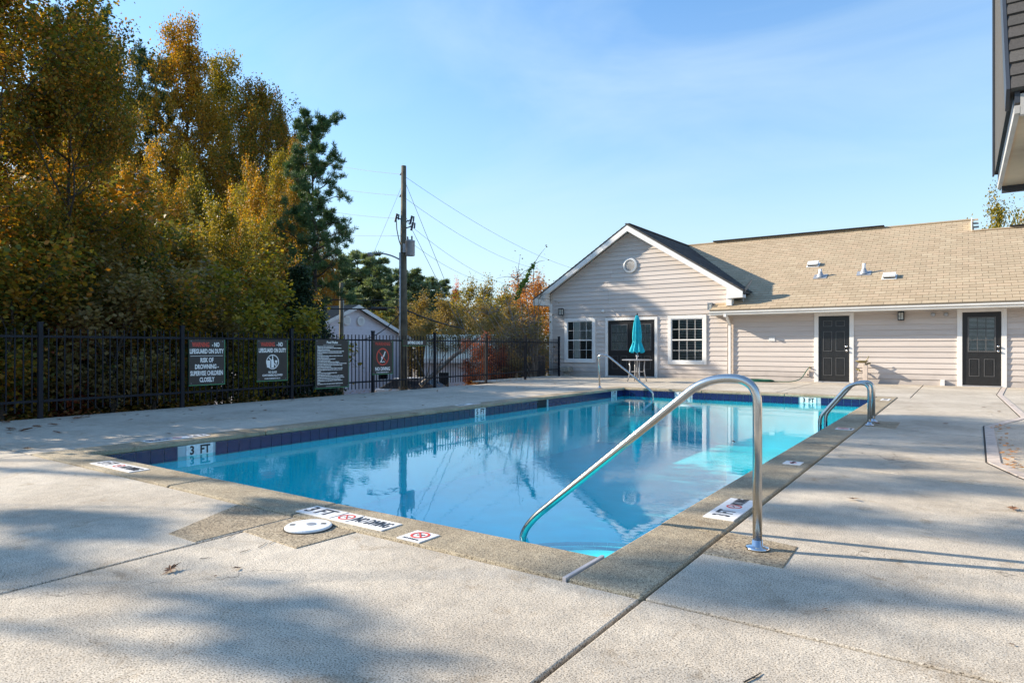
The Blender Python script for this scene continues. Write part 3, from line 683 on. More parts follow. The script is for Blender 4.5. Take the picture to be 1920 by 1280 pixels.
bar(Vector(c)+Vector((.001,0,0)), Y, Z, (-.135, .135), (.135, -.135), .024, M['red'], s4, 'slash')
T(s4, 'NO DIVING', 10.94, .545, .115, .80); T(s4, 'IN CASE OF EMERGENCY DIAL 911', 10.94, .465, .034, .75)
s5 = fsign(11.62, 12.48, 1.10, 1.24, 'capacity_sign', 'narrow dark BATHING LOAD: 50 sign at the top rail of the fence', False)
T(s5, 'BATHING LOAD: 50', 12.06, 1.17, .10, .62)
for sg, y0, y1, z0, z1 in ((s1,6.24,6.92,.385,1.2), (s2,7.6,8.29,.4,1.21), (s3,8.99,9.9,.185,1.225), (s4,10.62,11.27,.43,1.22)):
    m_ = MB()
    for yy_ in (y0+.04, y1-.04):
        for zz_ in (z0+.03, z1-.03): m_.lathe([(.008,0),(.006,.003),(.001,.004)], (xs_-.001, yy_, zz_), 8, 'x')
    m_.build('screws', M['galv'], sg)

# ================================================================== HOUSE (gable wing + long main wing)
HY = 21.5
house = thing('clubhouse', 'beige lap-sided single-storey clubhouse with tan shingle roof and front gable beyond the pool', 'building', (-6, HY, 0))
AX, AZ = -9.72, 5.40                                # gable apex (roof top surface)
SL = .632
def wing_z(x): return AZ - SL*abs(x-AX)
wl, wr = -13.10, -6.20
MB().loft([(wl, HY+.03, -.1), (wr, HY+.03, -.1), (wr, HY+.03, wing_z(wr)-.16), (AX, HY+.03, AZ-.16), (wl, HY+.03, wing_z(wl)-.16)],
          [(wl, 31, -.1), (wr, 31, -.1), (wr, 31, wing_z(wr)-.16), (AX, 31, AZ-.16), (wl, 31, wing_z(wl)-.16)]).build('wall', M['beige'], house)
MB().box(wr, 6.5, HY+.032, 33, -.1, 2.2).build('wall', M['beige'], house)
opens = dict(w1=(-12.44,-11.13,.48,2.15), dd=(-10.72,-8.72,-.1,2.12), w2=(-8.34,-7.0,.47,2.14), d2=(-3.70,-2.63,-.1,2.11), d3=(-.12,.96,-.1,2.12))
EX = .155
def plank(xa0, xb0, xa1, xb1, z0, z1, y=HY):
    # lap board: bottom edge stands proud
    yb, yt = y-.017, y+.004
    m = MB(); m.loft([(xa0, yb, z0), (xb0, yb, z0), (xb0, HY+.029, z0), (xa0, HY+.029, z0)], [(xa1, yt, z1), (xb1, yt, z1), (xb1, HY+.029, z1), (xa1, HY+.029, z1)])
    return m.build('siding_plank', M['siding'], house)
k = 0; z = .0
while z < AZ-.25:
    z0, z1 = z+.001, z+EX-.001; zz = z+EX
    if z0 < 2.6: L0, R0 = -12.98, -6.32; L1, R1 = L0, R0
    else:
        L0 = max(-12.98, AX-(AZ-.18-z0)/SL); R0 = min(-6.22, AX+(AZ-.18-z0)/SL); L1 = max(-12.98, AX-(AZ-.18-z1)/SL); R1 = min(-6.22, AX+(AZ-.18-z1)/SL)
        if R1-L1 < .05: break
    cuts = [(a, b) for (a, b, c, d) in (opens['w1'], opens['dd'], opens['w2']) if c < z1-.02 and d > z0+.02]
    segs = []; cur = L0
    for a, b in sorted(cuts): segs.append((cur, a)); cur = b
    segs.append((cur, R0))
    for a, b in segs:
        if b-a > 3.6 and (k % 2 == 0 or b-a > 4.5):
            mid = a + (b-a)*random.choice((.35,.45,.6,.68)); parts = [(a, mid-.002), (mid+.002, b)]
        else: parts = [(a, b)]
        for p, q in parts:
            plank(p, q, L1 if p == L0 else p, R1 if q == R0 else q, z0, z1)
    z += EX; k += 1
z = 0.0; k = 0
while z < 2.16:
    z0, z1 = z+.001, min(z+EX-.001, 2.17); cuts = [(a, b) for (a, b, c, d) in (opens['d2'], opens['d3']) if c < z1-.02 and d > z0+.02]
    segs = []; cur = -6.13
    for a, b in sorted(cuts): segs.append((cur, a)); cur = b
    segs.append((cur, 5.5))
    for a, b in segs: plank(a, b, a, b, z0, z1)
    z += EX
MB().box(wl-.02, -12.985, HY-.028, HY+.10, 0, 2.72).build('corner_board', M['trim'], house)

# main roof: plane z = RZ0 + RS*(y-RY0)
RY0, RZ0, RS = 20.98, 2.25, .497
def rz(y): return RZ0 + RS*(y-RY0)
up_ = Vector((0, 1, RS)).normalized(); nrm = Vector((0, -RS, 1)).normalized()
base = [(-6.74,RY0),(6.8,RY0),(6.8,26.25),(.25,26.25),(.25,27.35),(-9.9,27.35),(-9.9,27.2),(-6.74,22.6)]
roof = MB().loft([(x, y, rz(y)-.10) for x, y in base], [(x, y, rz(y)) for x, y in base]).build('roof', M['shingle_grey'], house)
MB().loft([(-9.9,27.35,rz(27.35)-.1),(.25,27.35,rz(27.35)-.1),(.25,33.7,rz(27.35)-3.1),(-9.9,33.7,rz(27.35)-3.1)], [(-9.9,27.35,rz(27.35)),(.25,27.35,rz(27.35)),(.25,33.7,rz(27.35)-3.0),(-9.9,33.7,rz(27.35)-3.0)]).build('roof', M['shingle'], house)
MB().loft([(.25,26.25,rz(26.25)-.1),(6.8,26.25,rz(26.25)-.1),(6.8,33.7,rz(26.25)-3.6),(.25,33.7,rz(26.25)-3.6)], [(.25,26.25,rz(26.25)),(6.8,26.25,rz(26.25)),(6.8,33.7,rz(26.25)-3.5),(.25,33.7,rz(26.25)-3.5)]).build('roof', M['shingle'], house)
# gable wing roof slopes
Fy = 21.17
def slope(sgn, xe):
    ze = wing_z(xe); a = [(AX, Fy, AZ), (xe, Fy, ze), (xe, 31.3, ze), (AX, 31.3, AZ)]
    return MB().loft([(x, y, z-.09) for x, y, z in a], a).build('roof', M['shingle_dark_and_shaded'], house)
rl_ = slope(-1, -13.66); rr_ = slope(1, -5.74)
# shingles
TW, TE = .305, .200
def shingle_box(w_, e=TE): 
    return [(.004,-.004,.002),(w_-.004,-.004,.002),(w_-.004,e+.01,.001),(.004,e+.01,.001),(.004,-.004,.016),(w_-.004,-.004,.016),(w_-.004,e+.01,.004),(.004,e+.01,.004)]
BF = [(0,3,2,1),(4,5,6,7),(0,1,5,4),(1,2,6,5),(2,3,7,6),(3,0,4,7)]
sm = bpy.data.meshes.new('shingle'); sm.from_pydata(shingle_box(TW), [], BF); sm.materials.append(M['shingle']); sm.update()
def in_main(x, y):
    if y > 27.3 or (x > .2 and y > 26.2) or x > 5.2: return False
    if y < 22.0: return x >= -6.76
    vx = AX + (AZ - rz(y))/SL       # valley
    return x > vx - .32
cand = []
nr = int((27.35-RY0)*math.sqrt(1+RS*RS)/TE)
for r_ in range(nr+1):
    sd_ = r_*TE; y = RY0 + sd_*up_.y; z = RZ0 + sd_*up_.z
    off = (r_ % 2)*TW/2 + random.uniform(-.012, .012)
    for c_ in range(-34, 18):
        x = c_*TW + off
        if in_main(x, y+.05): cand.append((x, y, z))
cpos = Vector((0, 0, 1.07))
cand.sort(key=lambda p: (Vector(p)-cpos).length if p[0] < 1.5 else 99)
rotx = math.atan(RS)
for p in cand[:300]:
    inst(sm, 'shingle', roof, Vector(p)+nrm*.001, (rotx, 0, 0))
def box_cloud(boxes, name, mat, parent, kind='stuff'):
    n = len(boxes); V = np.array(boxes).reshape(-1, 3) - np.array(origin(parent)); F = (np.array(BF)[None]+8*np.arange(n)[:, None, None]).reshape(-1, 4)
    me = bpy.data.meshes.new(name); me.vertices.add(len(V)); me.vertices.foreach_set('co', V.ravel())
    me.loops.add(F.size); me.loops.foreach_set('vertex_index', F.ravel().astype(np.int32)); me.polygons.add(len(F))
    me.polygons.foreach_set('loop_start', (np.arange(len(F))*4).astype(np.int32)); me.update(calc_edges=True); me.polygons.foreach_set('use_smooth', np.zeros(len(me.polygons), dtype=bool))
    at = me.attributes.new('rnd', 'FLOAT', 'FACE'); at.data.foreach_set('value', np.repeat(rng.random(n), 6).astype(np.float32))
    me.materials.append(mat); o = bpy.data.objects.new(name, me); COL.objects.link(o); o.parent = parent; o['kind'] = kind; return o
def shb(o, ex, ey, ez, w_=TW, e=TE): 
    return [tuple(Vector(o)+Vector(ex)*a+Vector(ey)*b+Vector(ez)*c) for a, b, c in shingle_box(w_, e)]
box_cloud([shb(p, X, up_, nrm) for p in cand[300:]], 'shingle_field', M['shingle'], roof)
# wing right slope shingles (courses run along Y, rise toward the apex)
ur = Vector((-1, 0, SL)).normalized(); nr_ = Vector((SL, 0, 1)).normalized(); bx_ = []
for r_ in range(int((AX-(-5.72))*-1*math.sqrt(1+SL*SL)/TE)+1):
    o0 = Vector((-5.72, Fy, wing_z(-5.72))) + ur*(r_*TE)
    if o0.x < AX+.1: break
    yv = RY0 + (o0.z-RZ0)/RS
    for c_ in range(0, 24):
        y = Fy-.02 + c_*TW + ((r_ % 2)*TW/2 if c_ else 0)
        if y > yv+.3: break
        bx_.append(shb((o0.x, y, o0.z+.001), Y, ur, nr_))
box_cloud(bx_, 'shingle_field', M['shingle_dark_and_shaded'], rr_)  # shade of the slope turned from the sun, put into its shingle colour
ul = Vector((1, 0, SL)).normalized(); nl_ = Vector((-SL, 0, 1)).normalized(); bx_ = []
for r_ in range(24):
    o0 = Vector((-13.68, Fy, wing_z(-13.68))) + ul*(r_*TE)
    if o0.x > AX-.1: break
    for c_ in range(0, 33):
        y = Fy-.02 + (c_+1)*TW; bx_.append(shb((o0.x, y, o0.z+.001), -Y, ul, nl_))
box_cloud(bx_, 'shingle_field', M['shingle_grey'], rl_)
# ridge caps and ridge vent
MB().box(-9.9, .27, 27.25, 27.45, rz(27.35)-.02, rz(27.35)+.035).build('ridge_cap', M['shingle'], house, bevel=.01)
MB().box(-8.6, -2.35, 27.17, 27.52, rz(27.35)+.04, rz(27.35)+.085).build('ridge_vent', M['dark'], house, bevel=.01)
MB().box(.25, 6.8, 26.16, 26.34, rz(26.25)-.02, rz(26.25)+.03).build('ridge_cap', M['shingle'], house, bevel=.01)
MB().box(1.25, 6, 26.1, 26.4, rz(26.25)+.035, rz(26.25)+.075).build('ridge_vent', M['dark'], house)
MB().box(AX-.09, AX+.09, Fy, 28, AZ-.02, AZ+.022).build('ridge_cap', M['shingle_dark_and_shaded'], house, bevel=.01)
MB().box(.235, .262, 26.3, 27.35, rz(26.3)-.3, rz(27.3)-.05).build('fascia', M['trim'], house)
# rake boards + soffit + returns
for xe in (-13.66, -5.74):
    ze = wing_z(xe); a = Vector((AX, Fy-.012, AZ-.10)); b = Vector((xe, Fy-.012, ze-.10)); t = (b-a).normalized(); s = Y.cross(t) if xe > AX else t.cross(Y)
    L = (b-a).length
    MB().loft([(AX,Fy-.016,AZ-.055),(xe,Fy-.016,ze-.055),(xe,Fy-.016,ze-.235),(AX,Fy-.016,AZ-.255)], [(AX,Fy+.012,AZ-.055),(xe,Fy+.012,ze-.055),(xe,Fy+.012,ze-.235),(AX,Fy+.012,AZ-.255)]).build('rake_board', M['trim'], house)
    MB().loft([(AX,Fy+.013,AZ-.10),(xe,Fy+.013,ze-.10),(xe,Fy+.013,ze-.14),(AX,Fy+.013,AZ-.14)], [(AX,HY,AZ-.10),(xe,HY,ze-.10),(xe,HY,ze-.14),(AX,HY,AZ-.14)]).build('rake_soffit', M['trim'], house)
    xi = wl-.02 if xe < AX else -6.25
    lo, hi = sorted((xe, xi)); zi = wing_z(xi)-.14
    MB().loft([(xe,Fy-.02,ze-.10),(xi,Fy-.02,ze-.10-.0 if False else zi),(xi,Fy-.02,ze-.26),(xe,Fy-.02,ze-.24)], [(xe,HY+.02,ze-.10),(xi,HY+.02,zi),(xi,HY+.02,ze-.26),(xe,HY+.02,ze-.24)]).build('eave_return', M['trim'], house)
MB().box(-13.66, wl-.01, HY+.03, 31, wing_z(-13.66)-.24, wing_z(-13.66)-.1).build('side_fascia', M['trim'], house)
MB().box(-6.27, -6.10, Fy+.02, HY-.02, 2.40, wing_z(-5.9)-.24).build('return_block', M['trim'], house)
# main eave: fascia, gutter, soffit, downspout
MB().box(-6.72, 6.8, RY0+.01, RY0+.03, 2.06, RZ0-.06).build('fascia', M['soffit'], house)
MB().box(-6.72, 6.8, RY0+.032, HY-.02, 2.075, 2.095).build('soffit', M['soffit'], house)
g = [(0,-.01),(0,.10),(-.012,.105),(-.075,.10),(-.09,.085),(-.085,.06),(-.055,.03),(-.05,-.01)]
MB().loft([(-6.75, RY0+.008+a, 2.10+b) for a, b in g], [(6.8, RY0+.008+a, 2.10+b) for a, b in g]).build('gutter', M['gutter'], house)
ds = MB(); ds.box(-6.27, -6.19, HY-.085, HY-.022, .06, 1.78)
ds.obox((-6.23, HY-.055, 1.78), (1,0,0), (0,-.80,.60), (0,-.60,-.80), -.04, .04, -.02, .50, -.035, .03); ds.box(-6.27,-6.19, RY0-.07, RY0, 2.02, 2.11)
ds.obox((-6.23, HY-.05, .08), (1,0,0), (0,-.8,-.6), (0,-.6,.8), -.04, .04, -.02, .10, -.03, .03)
ds.build('downspout', M['trim'], house, bevel=.006)

# windows
def window(x0, x1, z0, z1, curtain):
    F = .115; w_ = MB(); y0, y1 = HY-.045, HY+.01
    w_.box(x0, x0+F, y0, y1, z0, z1).box(x1-F, x1, y0, y1, z0, z1).box(x0+F, x1-F, y0, y1, z1-F, z1).box(x0+F, x1-F, y0-.012, y1, z0, z0+F)
    win = w_.build('window', M['trim'], house, bevel=.004)
    ORG[win.name] = origin(house)
    a, b, c, d = x0+F, x1-F, z0+F, z1-F; mid = (c+d)/2; yg = HY-.004
    fr = MB(); fr.box(a, a+.03, yg-.02, yg+.012, c, d).box(b-.03, b, yg-.02, yg+.012, c, d).box(a+.03, b-.03, yg-.02, yg+.012, c, c+.03).box(a+.03, b-.03, yg-.02, yg+.012, d-.03, d).box(a+.03, b-.03, yg-.026, yg+.012, mid-.02, mid+.02)
    fr.build('sash', M['trim'], win)
    mt = MB(); W_ = (b-a)
    for i in (1, 2, 3): mt.box(a+W_*i/4-.0055, a+W_*i/4+.0055, yg-.012, yg-.002, c+.03, d-.03)
    for zz in ((c+mid)/2, (mid+d)/2): mt.box(a+.03, b-.03, yg-.0125, yg-.0015, zz-.0055, zz+.0055)
    mt.build('muntins', M['trim'], win)
    n = 0
    for i in range(4):
        for zz0, zz1 in ((c, (c+mid)/2), ((c+mid)/2, mid), (mid, (mid+d)/2), ((mid+d)/2, d)):
            tl_ = random.uniform(-.0015, .0015)
            MB().add([(a+W_*i/4, yg+tl_, zz0), (a+W_*(i+1)/4, yg, zz0), (a+W_*(i+1)/4, yg, zz1), (a+W_*i/4, yg+tl_, zz1)], [(0,1,2,3)]).build('pane', M['glass'], win)
    MB().box(a, b, yg+.016, yg+.022, c, d).build('dark_room', M['room'], win)
    sl = MB(); n = 26; xa = a + (W_*.5 if curtain else W_*.25)
    for i in range(n):
        zz = (mid+.02 if curtain else c+.04) + (d-(mid+.02 if curtain else c+.04)-.03)*i/(n-1)
        sl.box(xa, b-.01, yg+.004, yg+.014, zz-.005, zz+.005)
    sl.build('blinds', M['blind'], win)
    if curtain:
        cu = MB(); cu.box(a+W_*.27, a+W_*.47, yg+.006, yg+.013, c+.05, d-.03); cu.build('curtain', M['blind'], win)
window(*opens['w1'], True); window(*opens['w2'], False)

# doors
def knob(x, z, door, y):
    MB().lathe([(.03,0),(.03,.008),(.012,.012),(.012,.04),(.028,.05),(.032,.065),(.022,.08),(.001,.083)], (x, y, z), 16, 'y').build('handle', M['chrome'], door, smooth=True)
def door_panel(x0, x1, z0, z1, style, hinge_handle=None):
    y = HY-.012
    d = MB().box(x0, x1, y, y+.04, z0, z1).build('door', M['door'], house); W_ = x1-x0; H = z1-z0
    ORG[d.name] = origin(house)
    def pan(u0, u1, v0, v1):
        a, b, c, e = x0+W_*u0, x0+W_*u1, z0+H*v0, z0+H*v1; t_ = .014
        m = MB(); m.box(a, b, y-.009, y-.0005, c, c+t_).box(a, b, y-.009, y-.0005, e-t_, e).box(a, a+t_, y-.0085, y-.0005, c+t_, e-t_).box(b-t_, b, y-.0085, y-.0005, c+t_, e-t_)
        m.build('panel_moulding', M['doorline'], d); MB().box(a+.045, b-.045, y-.007, y-.0005, c+.045, e-.045).build('raised_panel', M['door'], d)
    if style == 'six':
        for u in ((.15,.44), (.56,.85)):
            pan(*u, .09, .36); pan(*u, .46, .765); pan(*u, .84, .93)
    else:
        n = 3
        for u in ((.17,.44), (.56,.83)): pan(*u, .12, .36)
        a, b, c, e = x0+W_*.17, x0+W_*.83, z0+H*.47, z0+H*.92
        fr = MB(); fr.box(a-.03, b+.03, y-.014, y-.0005, c-.03, c).box(a-.03, b+.03, y-.014, y-.0005, e, e+.03).box(a-.03, a, y-.0135, y-.0005, c, e).box(b, b+.03, y-.0135, y-.0005, c, e)
        for i in (1, 2): fr.box(a+(b-a)*i/3-.009, a+(b-a)*i/3+.009, y-.013, y-.004, c, e); fr.box(a, b, y-.0128, y-.0042, c+(e-c)*i/3-.009, c+(e-c)*i/3+.009)
        fr.build('glazing_frame', M['doorline'], d)
        for i in range(3):
            for k_ in range(3):
                MB().add([(a+(b-a)*i/3, y-.0035, c+(e-c)*k_/3), (a+(b-a)*(i+1)/3, y-.0035, c+(e-c)*k_/3), (a+(b-a)*(i+1)/3, y-.0035, c+(e-c)*(k_+1)/3), (a+(b-a)*i/3, y-.0035, c+(e-c)*(k_+1)/3)], [(0,1,2,3)]).build('pane', M['glass'], d)
        sl = MB()
        for i in range(26): zz = c+.015+(e-c-.03)*i/25; sl.box(a+.005, b-.005, y-.0028, y-.0012, zz-.0065, zz+.0065)
        sl.build('blinds', M['blind'], d)
    return d, y
def casing(x0, x1, z1, F=.115):
    MB().box(x0, x0+F, HY-.045, HY+.02, .0, z1).box(x1-F, x1, HY-.045, HY+.02, .0, z1).box(x0+F, x1-F, HY-.045, HY+.02, z1-F, z1).build('door_frame', M['trim'], house, bevel=.004)
    MB().box(x0+F, x1-F, HY-.06, HY+.02, .0, .03).build('threshold', M['alu'], house)
casing(-10.72, -8.72, 2.12, .10); mid = -9.72
door_panel(-10.615, mid-.004, .04, 2.01, 'glass'); d_, y_ = door_panel(mid+.004, -8.825, .04, 2.01, 'glass'); knob(mid+.09, .98, d_, y_-.001); knob(mid+.09, 1.10, d_, y_-.001)
casing(-3.70, -2.63, 2.11); d_, y_ = door_panel(-3.58, -2.75, .04, 1.99, 'six'); knob(-2.82, .95, d_, y_-.001); knob(-2.82, 1.08, d_, y_-.001)
casing(-.12, .96, 2.12); d_, y_ = door_panel(0.0, .84, .04, 2.0, 'glass'); knob(.77, .95, d_, y_-.001); knob(.77, 1.08, d_, y_-.001)

# lanterns, round gable vent, small fixtures
def lantern(x, z, h=.26, mat='fence'):
    m = MB(); w2 = .075
    m.box(x-w2, x+w2, HY-.20, HY-.05, z+h/2-.03, z+h/2).box(x-w2, x+w2, HY-.20, HY-.05, z-h/2, z-h/2+.02).box(x-.05, x+.05, HY-.05, HY-.02, z-.09, z+.12)
    for sx_ in (-1, 1):
        for yy_ in (HY-.20, HY-.065): m.box(x+sx_*w2-(.014 if sx_ > 0 else 0), x+sx_*w2+(0 if sx_ > 0 else .014), yy_, yy_+.014, z-h/2+.02, z+h/2-.03)
    m.box(x-w2+.014, x-.012+.0, HY-.202, HY-.196, z-.02, z-.01) ; m.box(x-.005, x+.005, HY-.2, HY-.194, z-h/2+.02, z+h/2-.03)
    o = m.build('wall_lantern', M[mat], house)
    ORG[o.name] = origin(house)
    MB().box(x-w2+.018, x+w2-.018, HY-.18, HY-.07, z-h/2+.022, z+h/2-.032).build('lamp_glass', M['lens'], o)
lantern(-1.43, 2.00-.06, .25); lantern(-12.54, 2.39); lantern(-6.85, 2.40, .24, 'galv')
vt = MB(); vc = (-9.75, HY-.02, 3.97)
for i in range(28):
    a, b = 2*math.pi*i/28, 2*math.pi*(i+1)/28
    P = lambda r, t, yy: (vc[0]+r*math.cos(t), yy, vc[2]+r*math.sin(t))
    vt.loft([P(.20,a,HY-.07),P(.265,a,HY-.055),P(.265,b,HY-.055),P(.20,b,HY-.07)], [P(.20,a,HY),P(.265,a,HY),P(.265,b,HY),P(.20,b,HY)])
vo = vt.build('gable_vent', M['trim'], house); ORG[vo.name] = origin(house)
lv = MB()
for i in range(9):
    zz = vc[2]-.17+.042*i; hw = math.sqrt(max(.001, .2**2-(zz-vc[2])**2))
    lv.loft([(vc[0]-hw,HY-.055,zz-.010),(vc[0]+hw,HY-.055,zz-.010),(vc[0]+hw,HY-.03,zz+.005),(vc[0]-hw,HY-.03,zz+.005)], [(vc[0]-hw,HY-.055,zz-.003),(vc[0]+hw,HY-.055,zz-.003),(vc[0]+hw,HY-.03,zz+.012),(vc[0]-hw,HY-.03,zz+.012)])
lv.build('louvre_blades', M['trim'], vo)
MB().lathe([(.19,0),(.19,.008),(.001,.008)], (vc[0], HY-.012, vc[2]), 24, 'y').build('vent_mesh', M['dark'], vo)
MB().lathe([(.06,0),(.06,.03),(.03,.05),(.001,.05)], (-10.82, HY-.015, 2.38), 16, 'y').build('round_fixture', M['trim'], house)
for x in (-.67, -.37):
    m = MB(); m.lathe([(.05,0),(.05,.02),(.02,.025),(.02,.06),(.045,.07),(.055,.12),(.03,.13),(.001,.13)], (x, HY-.015, 1.96), 14, 'y'); m.build('flood_lamp', M['galv'], house, smooth=True)
MB().box(-5.02, -4.84, HY-.03, HY-.016, 1.25, 1.38).build('notice_plate', M['trim'], house)
MB().box(-3.92, -3.84, HY-.05, HY-.015, .17, .34).build('outlet_box', M['beige'], house, bevel=.005)
MB().lathe([(.022,0),(.022,.004),(.001,.004)], (-3.88, HY-.0505, .22), 10, 'y').build('outlet_hole', M['dark'], house)
MB().box(-.50, -.40, HY-.10, HY-.015, .0, .16).build('drain_stub', M['trim'], house, bevel=.005)
# roof vents
def onroof(y, h=0): return rz(y)+h
for (x, y) in ((-4.2, 24.15), (-1.83, 22.8)):
    m = MB(); o_ = (x, y, rz(y)+.02)
    m.obox(o_, X, up_, nrm, -.17, .17, -.13, .16, .06, .11).obox(o_, X, up_, nrm, -.20, .20, -.16, .22, 0, .012)
    bo = m.build('box_vent', M['galv'] if False else M['lid'], house, bevel=.006)
    ORG[bo.name] = origin(house); MB().obox(o_, X, up_, nrm, -.15, .15, -.11, .14, .012, .06).build('vent_screen', M['dark'], bo)
for (x, y) in ((-3.81, 23.15), (-2.56, 23.22)):
    z = rz(y); m = MB().lathe([(.125,-.02),(.10,.05),(.065,.13),(.06,.16)], (x, y, z+.02), 16); m.obox((x, y, z+.02), X, up_, nrm, -.2, .2, -.17, .2, 0, .01)
    po = m.build('pipe_flashing', M['galv'], house); ORG[po.name] = origin(house)
    MB().tube([(x, y, z+.05), (x, y, z+.34 if x > -3 else z+.27)], .05, 14).build('vent_pipe', M['trim'], po, smooth=True)
# small antenna dish at the wing corner
dsh = thing('satellite_dish', 'small grey dish antenna on the roof corner between gable and main roof', 'satellite dish', (-5.95, 21.9, 2.95))
b0 = Vector((-5.80, 21.45, 2.78)); n_ = Vector((-.75, -.2, .55)).normalized(); u_ = Vector((.5,.15,.85)).normalized(); v_ = n_.cross(u_).normalized(); u_ = v_.cross(n_)
m = MB(); rings = []
for i, rr in enumerate((.001, .08, .15, .20)):
    rings.append([b0 + u_*.26 + (u_*(1.35*math.cos(2*math.pi*k/20)) + v_*math.sin(2*math.pi*k/20))*rr + n_*(rr*rr*1.3) for k in range(20)])
for th in (0, .012):
    b_ = len(m.v)
    for rg_ in rings: m.v += [tuple(p - n_*th) for p in rg_]
    for i in range(3):
        for k in range(20): m.f.append((b_+i*20+k, b_+i*20+(k+1) % 20, b_+(i+1)*20+(k+1) % 20, b_+(i+1)*20+k))
m.build('reflector', M['galv'], dsh, smooth=True)
MB().tube([b0 - Z*.25, b0, b0+u_*.22], .018, 8).tube([b0, b0+n_*.35+u_*.05], .012, 8).build('mast', M['galv'], dsh)
MB().tube([b0+n_*.33+u_*.05, b0+n_*.43+u_*.07], .028, 8).build('feed_horn', M['acblack'], dsh)

# drinking post, hose, table, umbrella, stone block, AC unit
fo = thing('drinking_post', 'beige wall post with shallow tarnished bowl and spout beside the six-panel black door', 'drinking fountain', (-2.28, 21.3, 0))
MB().box(-2.37, -2.25, 21.22, 21.36, 0, .56).build('post', M['beige'], fo, bevel=.006)
m = MB(); m.lathe([(.03,-.06),(.10,-.045),(.17,.0),(.175,.012),(.155,.008),(.08,-.03),(.001,-.04)], (-2.40, 21.25, .66), 20); m.build('bowl', M['brass'], fo, smooth=True)
MB().tube([(-2.31,21.29,.5),(-2.31,21.29,.66),(-2.25,21.27,.72),(-2.22,21.27,.80)], .012, 8).tube([(-2.31,21.30,.56),(-2.18,21.30,.60)], .02, 8).build('spout', M['brass'], fo, smooth=True)
MB().tube([(-2.56,21.48,.41),(-2.48,21.38,.40),(-2.46,21.36,.36)], .022, 8).lathe([(.04,0),(.04,.015),(.001,.015)], (-2.52, 21.42, .42), 10).build('spigot', M['brass'], fo, smooth=True)
ho = thing('garden_hose', 'dark green garden hose coiled on the deck and running up to the wall tap', 'hose', (-4.9, 20.9, 0))
pts = []
for i in range(220):
    a = i*.22; r_ = .36+.06*math.sin(i*.9)*.5; pts.append((-5.25 + r_*1.3*math.cos(a)+.04*math.sin(i*.13), 20.75 + r_*.75*math.sin(a), .015+.012*((i//29) % 5)))
pts += [(-4.6,20.75,.02), (-4.2,20.85,.02), (-4.0,21.1,.10), (-3.93,21.3,.28), (-3.86,21.42,.42), (-3.80,21.44,.44)]
MB().tube(fillet(pts[-7:], .2, 4), .013, 8).build('hose_end', M['hose'], ho, smooth=True)
MB().tube(pts[:214], .013, 6).build('hose_coil', M['hose'], ho, smooth=True)
MB().tube([(-3.82,21.50,.43),(-3.82,21.40,.44)], .025, 8).build('tap', M['brass'], ho)
TX, TY = -8.19, 18.55
tb = thing('patio_table', 'round grey metal patio table with splayed legs holding a closed umbrella', 'table', (TX, TY, 0))
MB().lathe([(.01,.655),(.42,.655),(.455,.662),(.46,.675),(.45,.685),(.42,.680),(.01,.680)], (TX, TY, 0), 40).build('tabletop', M['alu'], tb, smooth=False)
MB().lathe([(.01,.30),(.17,.30),(.18,.31),(.17,.32),(.01,.32)], (TX, TY, 0), 24).build('lower_ring', M['alu'], tb)
for i in range(4):
    a = R(40+90*i); c_, s_ = math.cos(a), math.sin(a)
    MB().tube([(TX+c_*.24, TY+s_*.24, .655), (TX+c_*.22, TY+s_*.22, .45), (TX+c_*.23, TY+s_*.23, .25), (TX+c_*.30, TY+s_*.30, .01)], .021, 8).build('leg', M['alu'], tb, smooth=True)
um = thing('patio_umbrella', 'closed teal patio umbrella standing in the middle of the grey table', 'umbrella', (TX, TY, 0))
MB().tube([(TX,TY,.02),(TX,TY,2.02)], .019, 12).build('pole', M['alu'], um, smooth=True)
prof = [(.02,2.04),(.045,2.0),(.075,1.88),(.10,1.7),(.12,1.5),(.125,1.32),(.115,1.22),(.145,1.12),(.19,.99),(.205,.90)]
m = MB(); n = 48
for r_, z in prof:
    for k in range(n):
        a = 2*math.pi*k/n; q = r_*(1+.24*math.cos(8*a+.6*math.sin(3*z)))
        m.v.append((TX+q*math.cos(a), TY+q*math.sin(a), z + (.025*math.cos(8*a) if z < .95 else 0)))
for i in range(len(prof)-1):
    for k in range(n): m.f.append((i*n+k, i*n+(k+1) % n, (i+1)*n+(k+1) % n, (i+1)*n+k))
m.f.append(tuple(range(n)))
m.build('canopy', M['teal'], um, smooth=True)
m = MB(); rr = [(TX+.128*math.cos(2*math.pi*k/24), TY+.128*math.sin(2*math.pi*k/24), 1.22) for k in range(25)]; m.tube(rr, .012, 6, False); m.build('tie_strap', M['teal'], um, smooth=True)
MB().lathe([(.012,2.03),(.03,2.05),(.034,2.075),(.02,2.10),(.001,2.11)], (TX, TY, 0), 14).build('finial', M['acblack'], um, smooth=True)
MB().lathe([(.032,.76),(.036,.80),(.03,.86)], (TX, TY, 0), 14).tube([(TX,TY,.81),(TX+.06,TY-.05,.81),(TX+.07,TY-.06,.77)], .01, 8).build('crank', M['alu'], um, smooth=True)
st = thing('stone_block', 'low grey stone block on a pedestal between fence end and house wall', 'stone block', (-12.15, 20.9, 0))
MB().box(-12.32, -11.92, 20.85, 21.25, .15, .34).build('top_block', M['stone'], st, bevel=.03)
MB().lathe([(.17,0),(.15,.04),(.10,.08),(.12,.15)], (-12.12, 21.05, 0), 12).build('pedestal', M['stone'], st)
ac = thing('air_conditioner', 'dark slatted air conditioning unit behind the fence at the house corner', 'air conditioner', (-13.8, 21.2, -.1))
MB().box(-14.15, -13.45, 21.0, 21.7, -.1, .72).build('casing', M['acblack'], ac, bevel=.02)
lv = MB()
for i in range(12): lv.box(-14.17, -13.43, 20.975, 21.72, .0+.055*i, .025+.055*i)
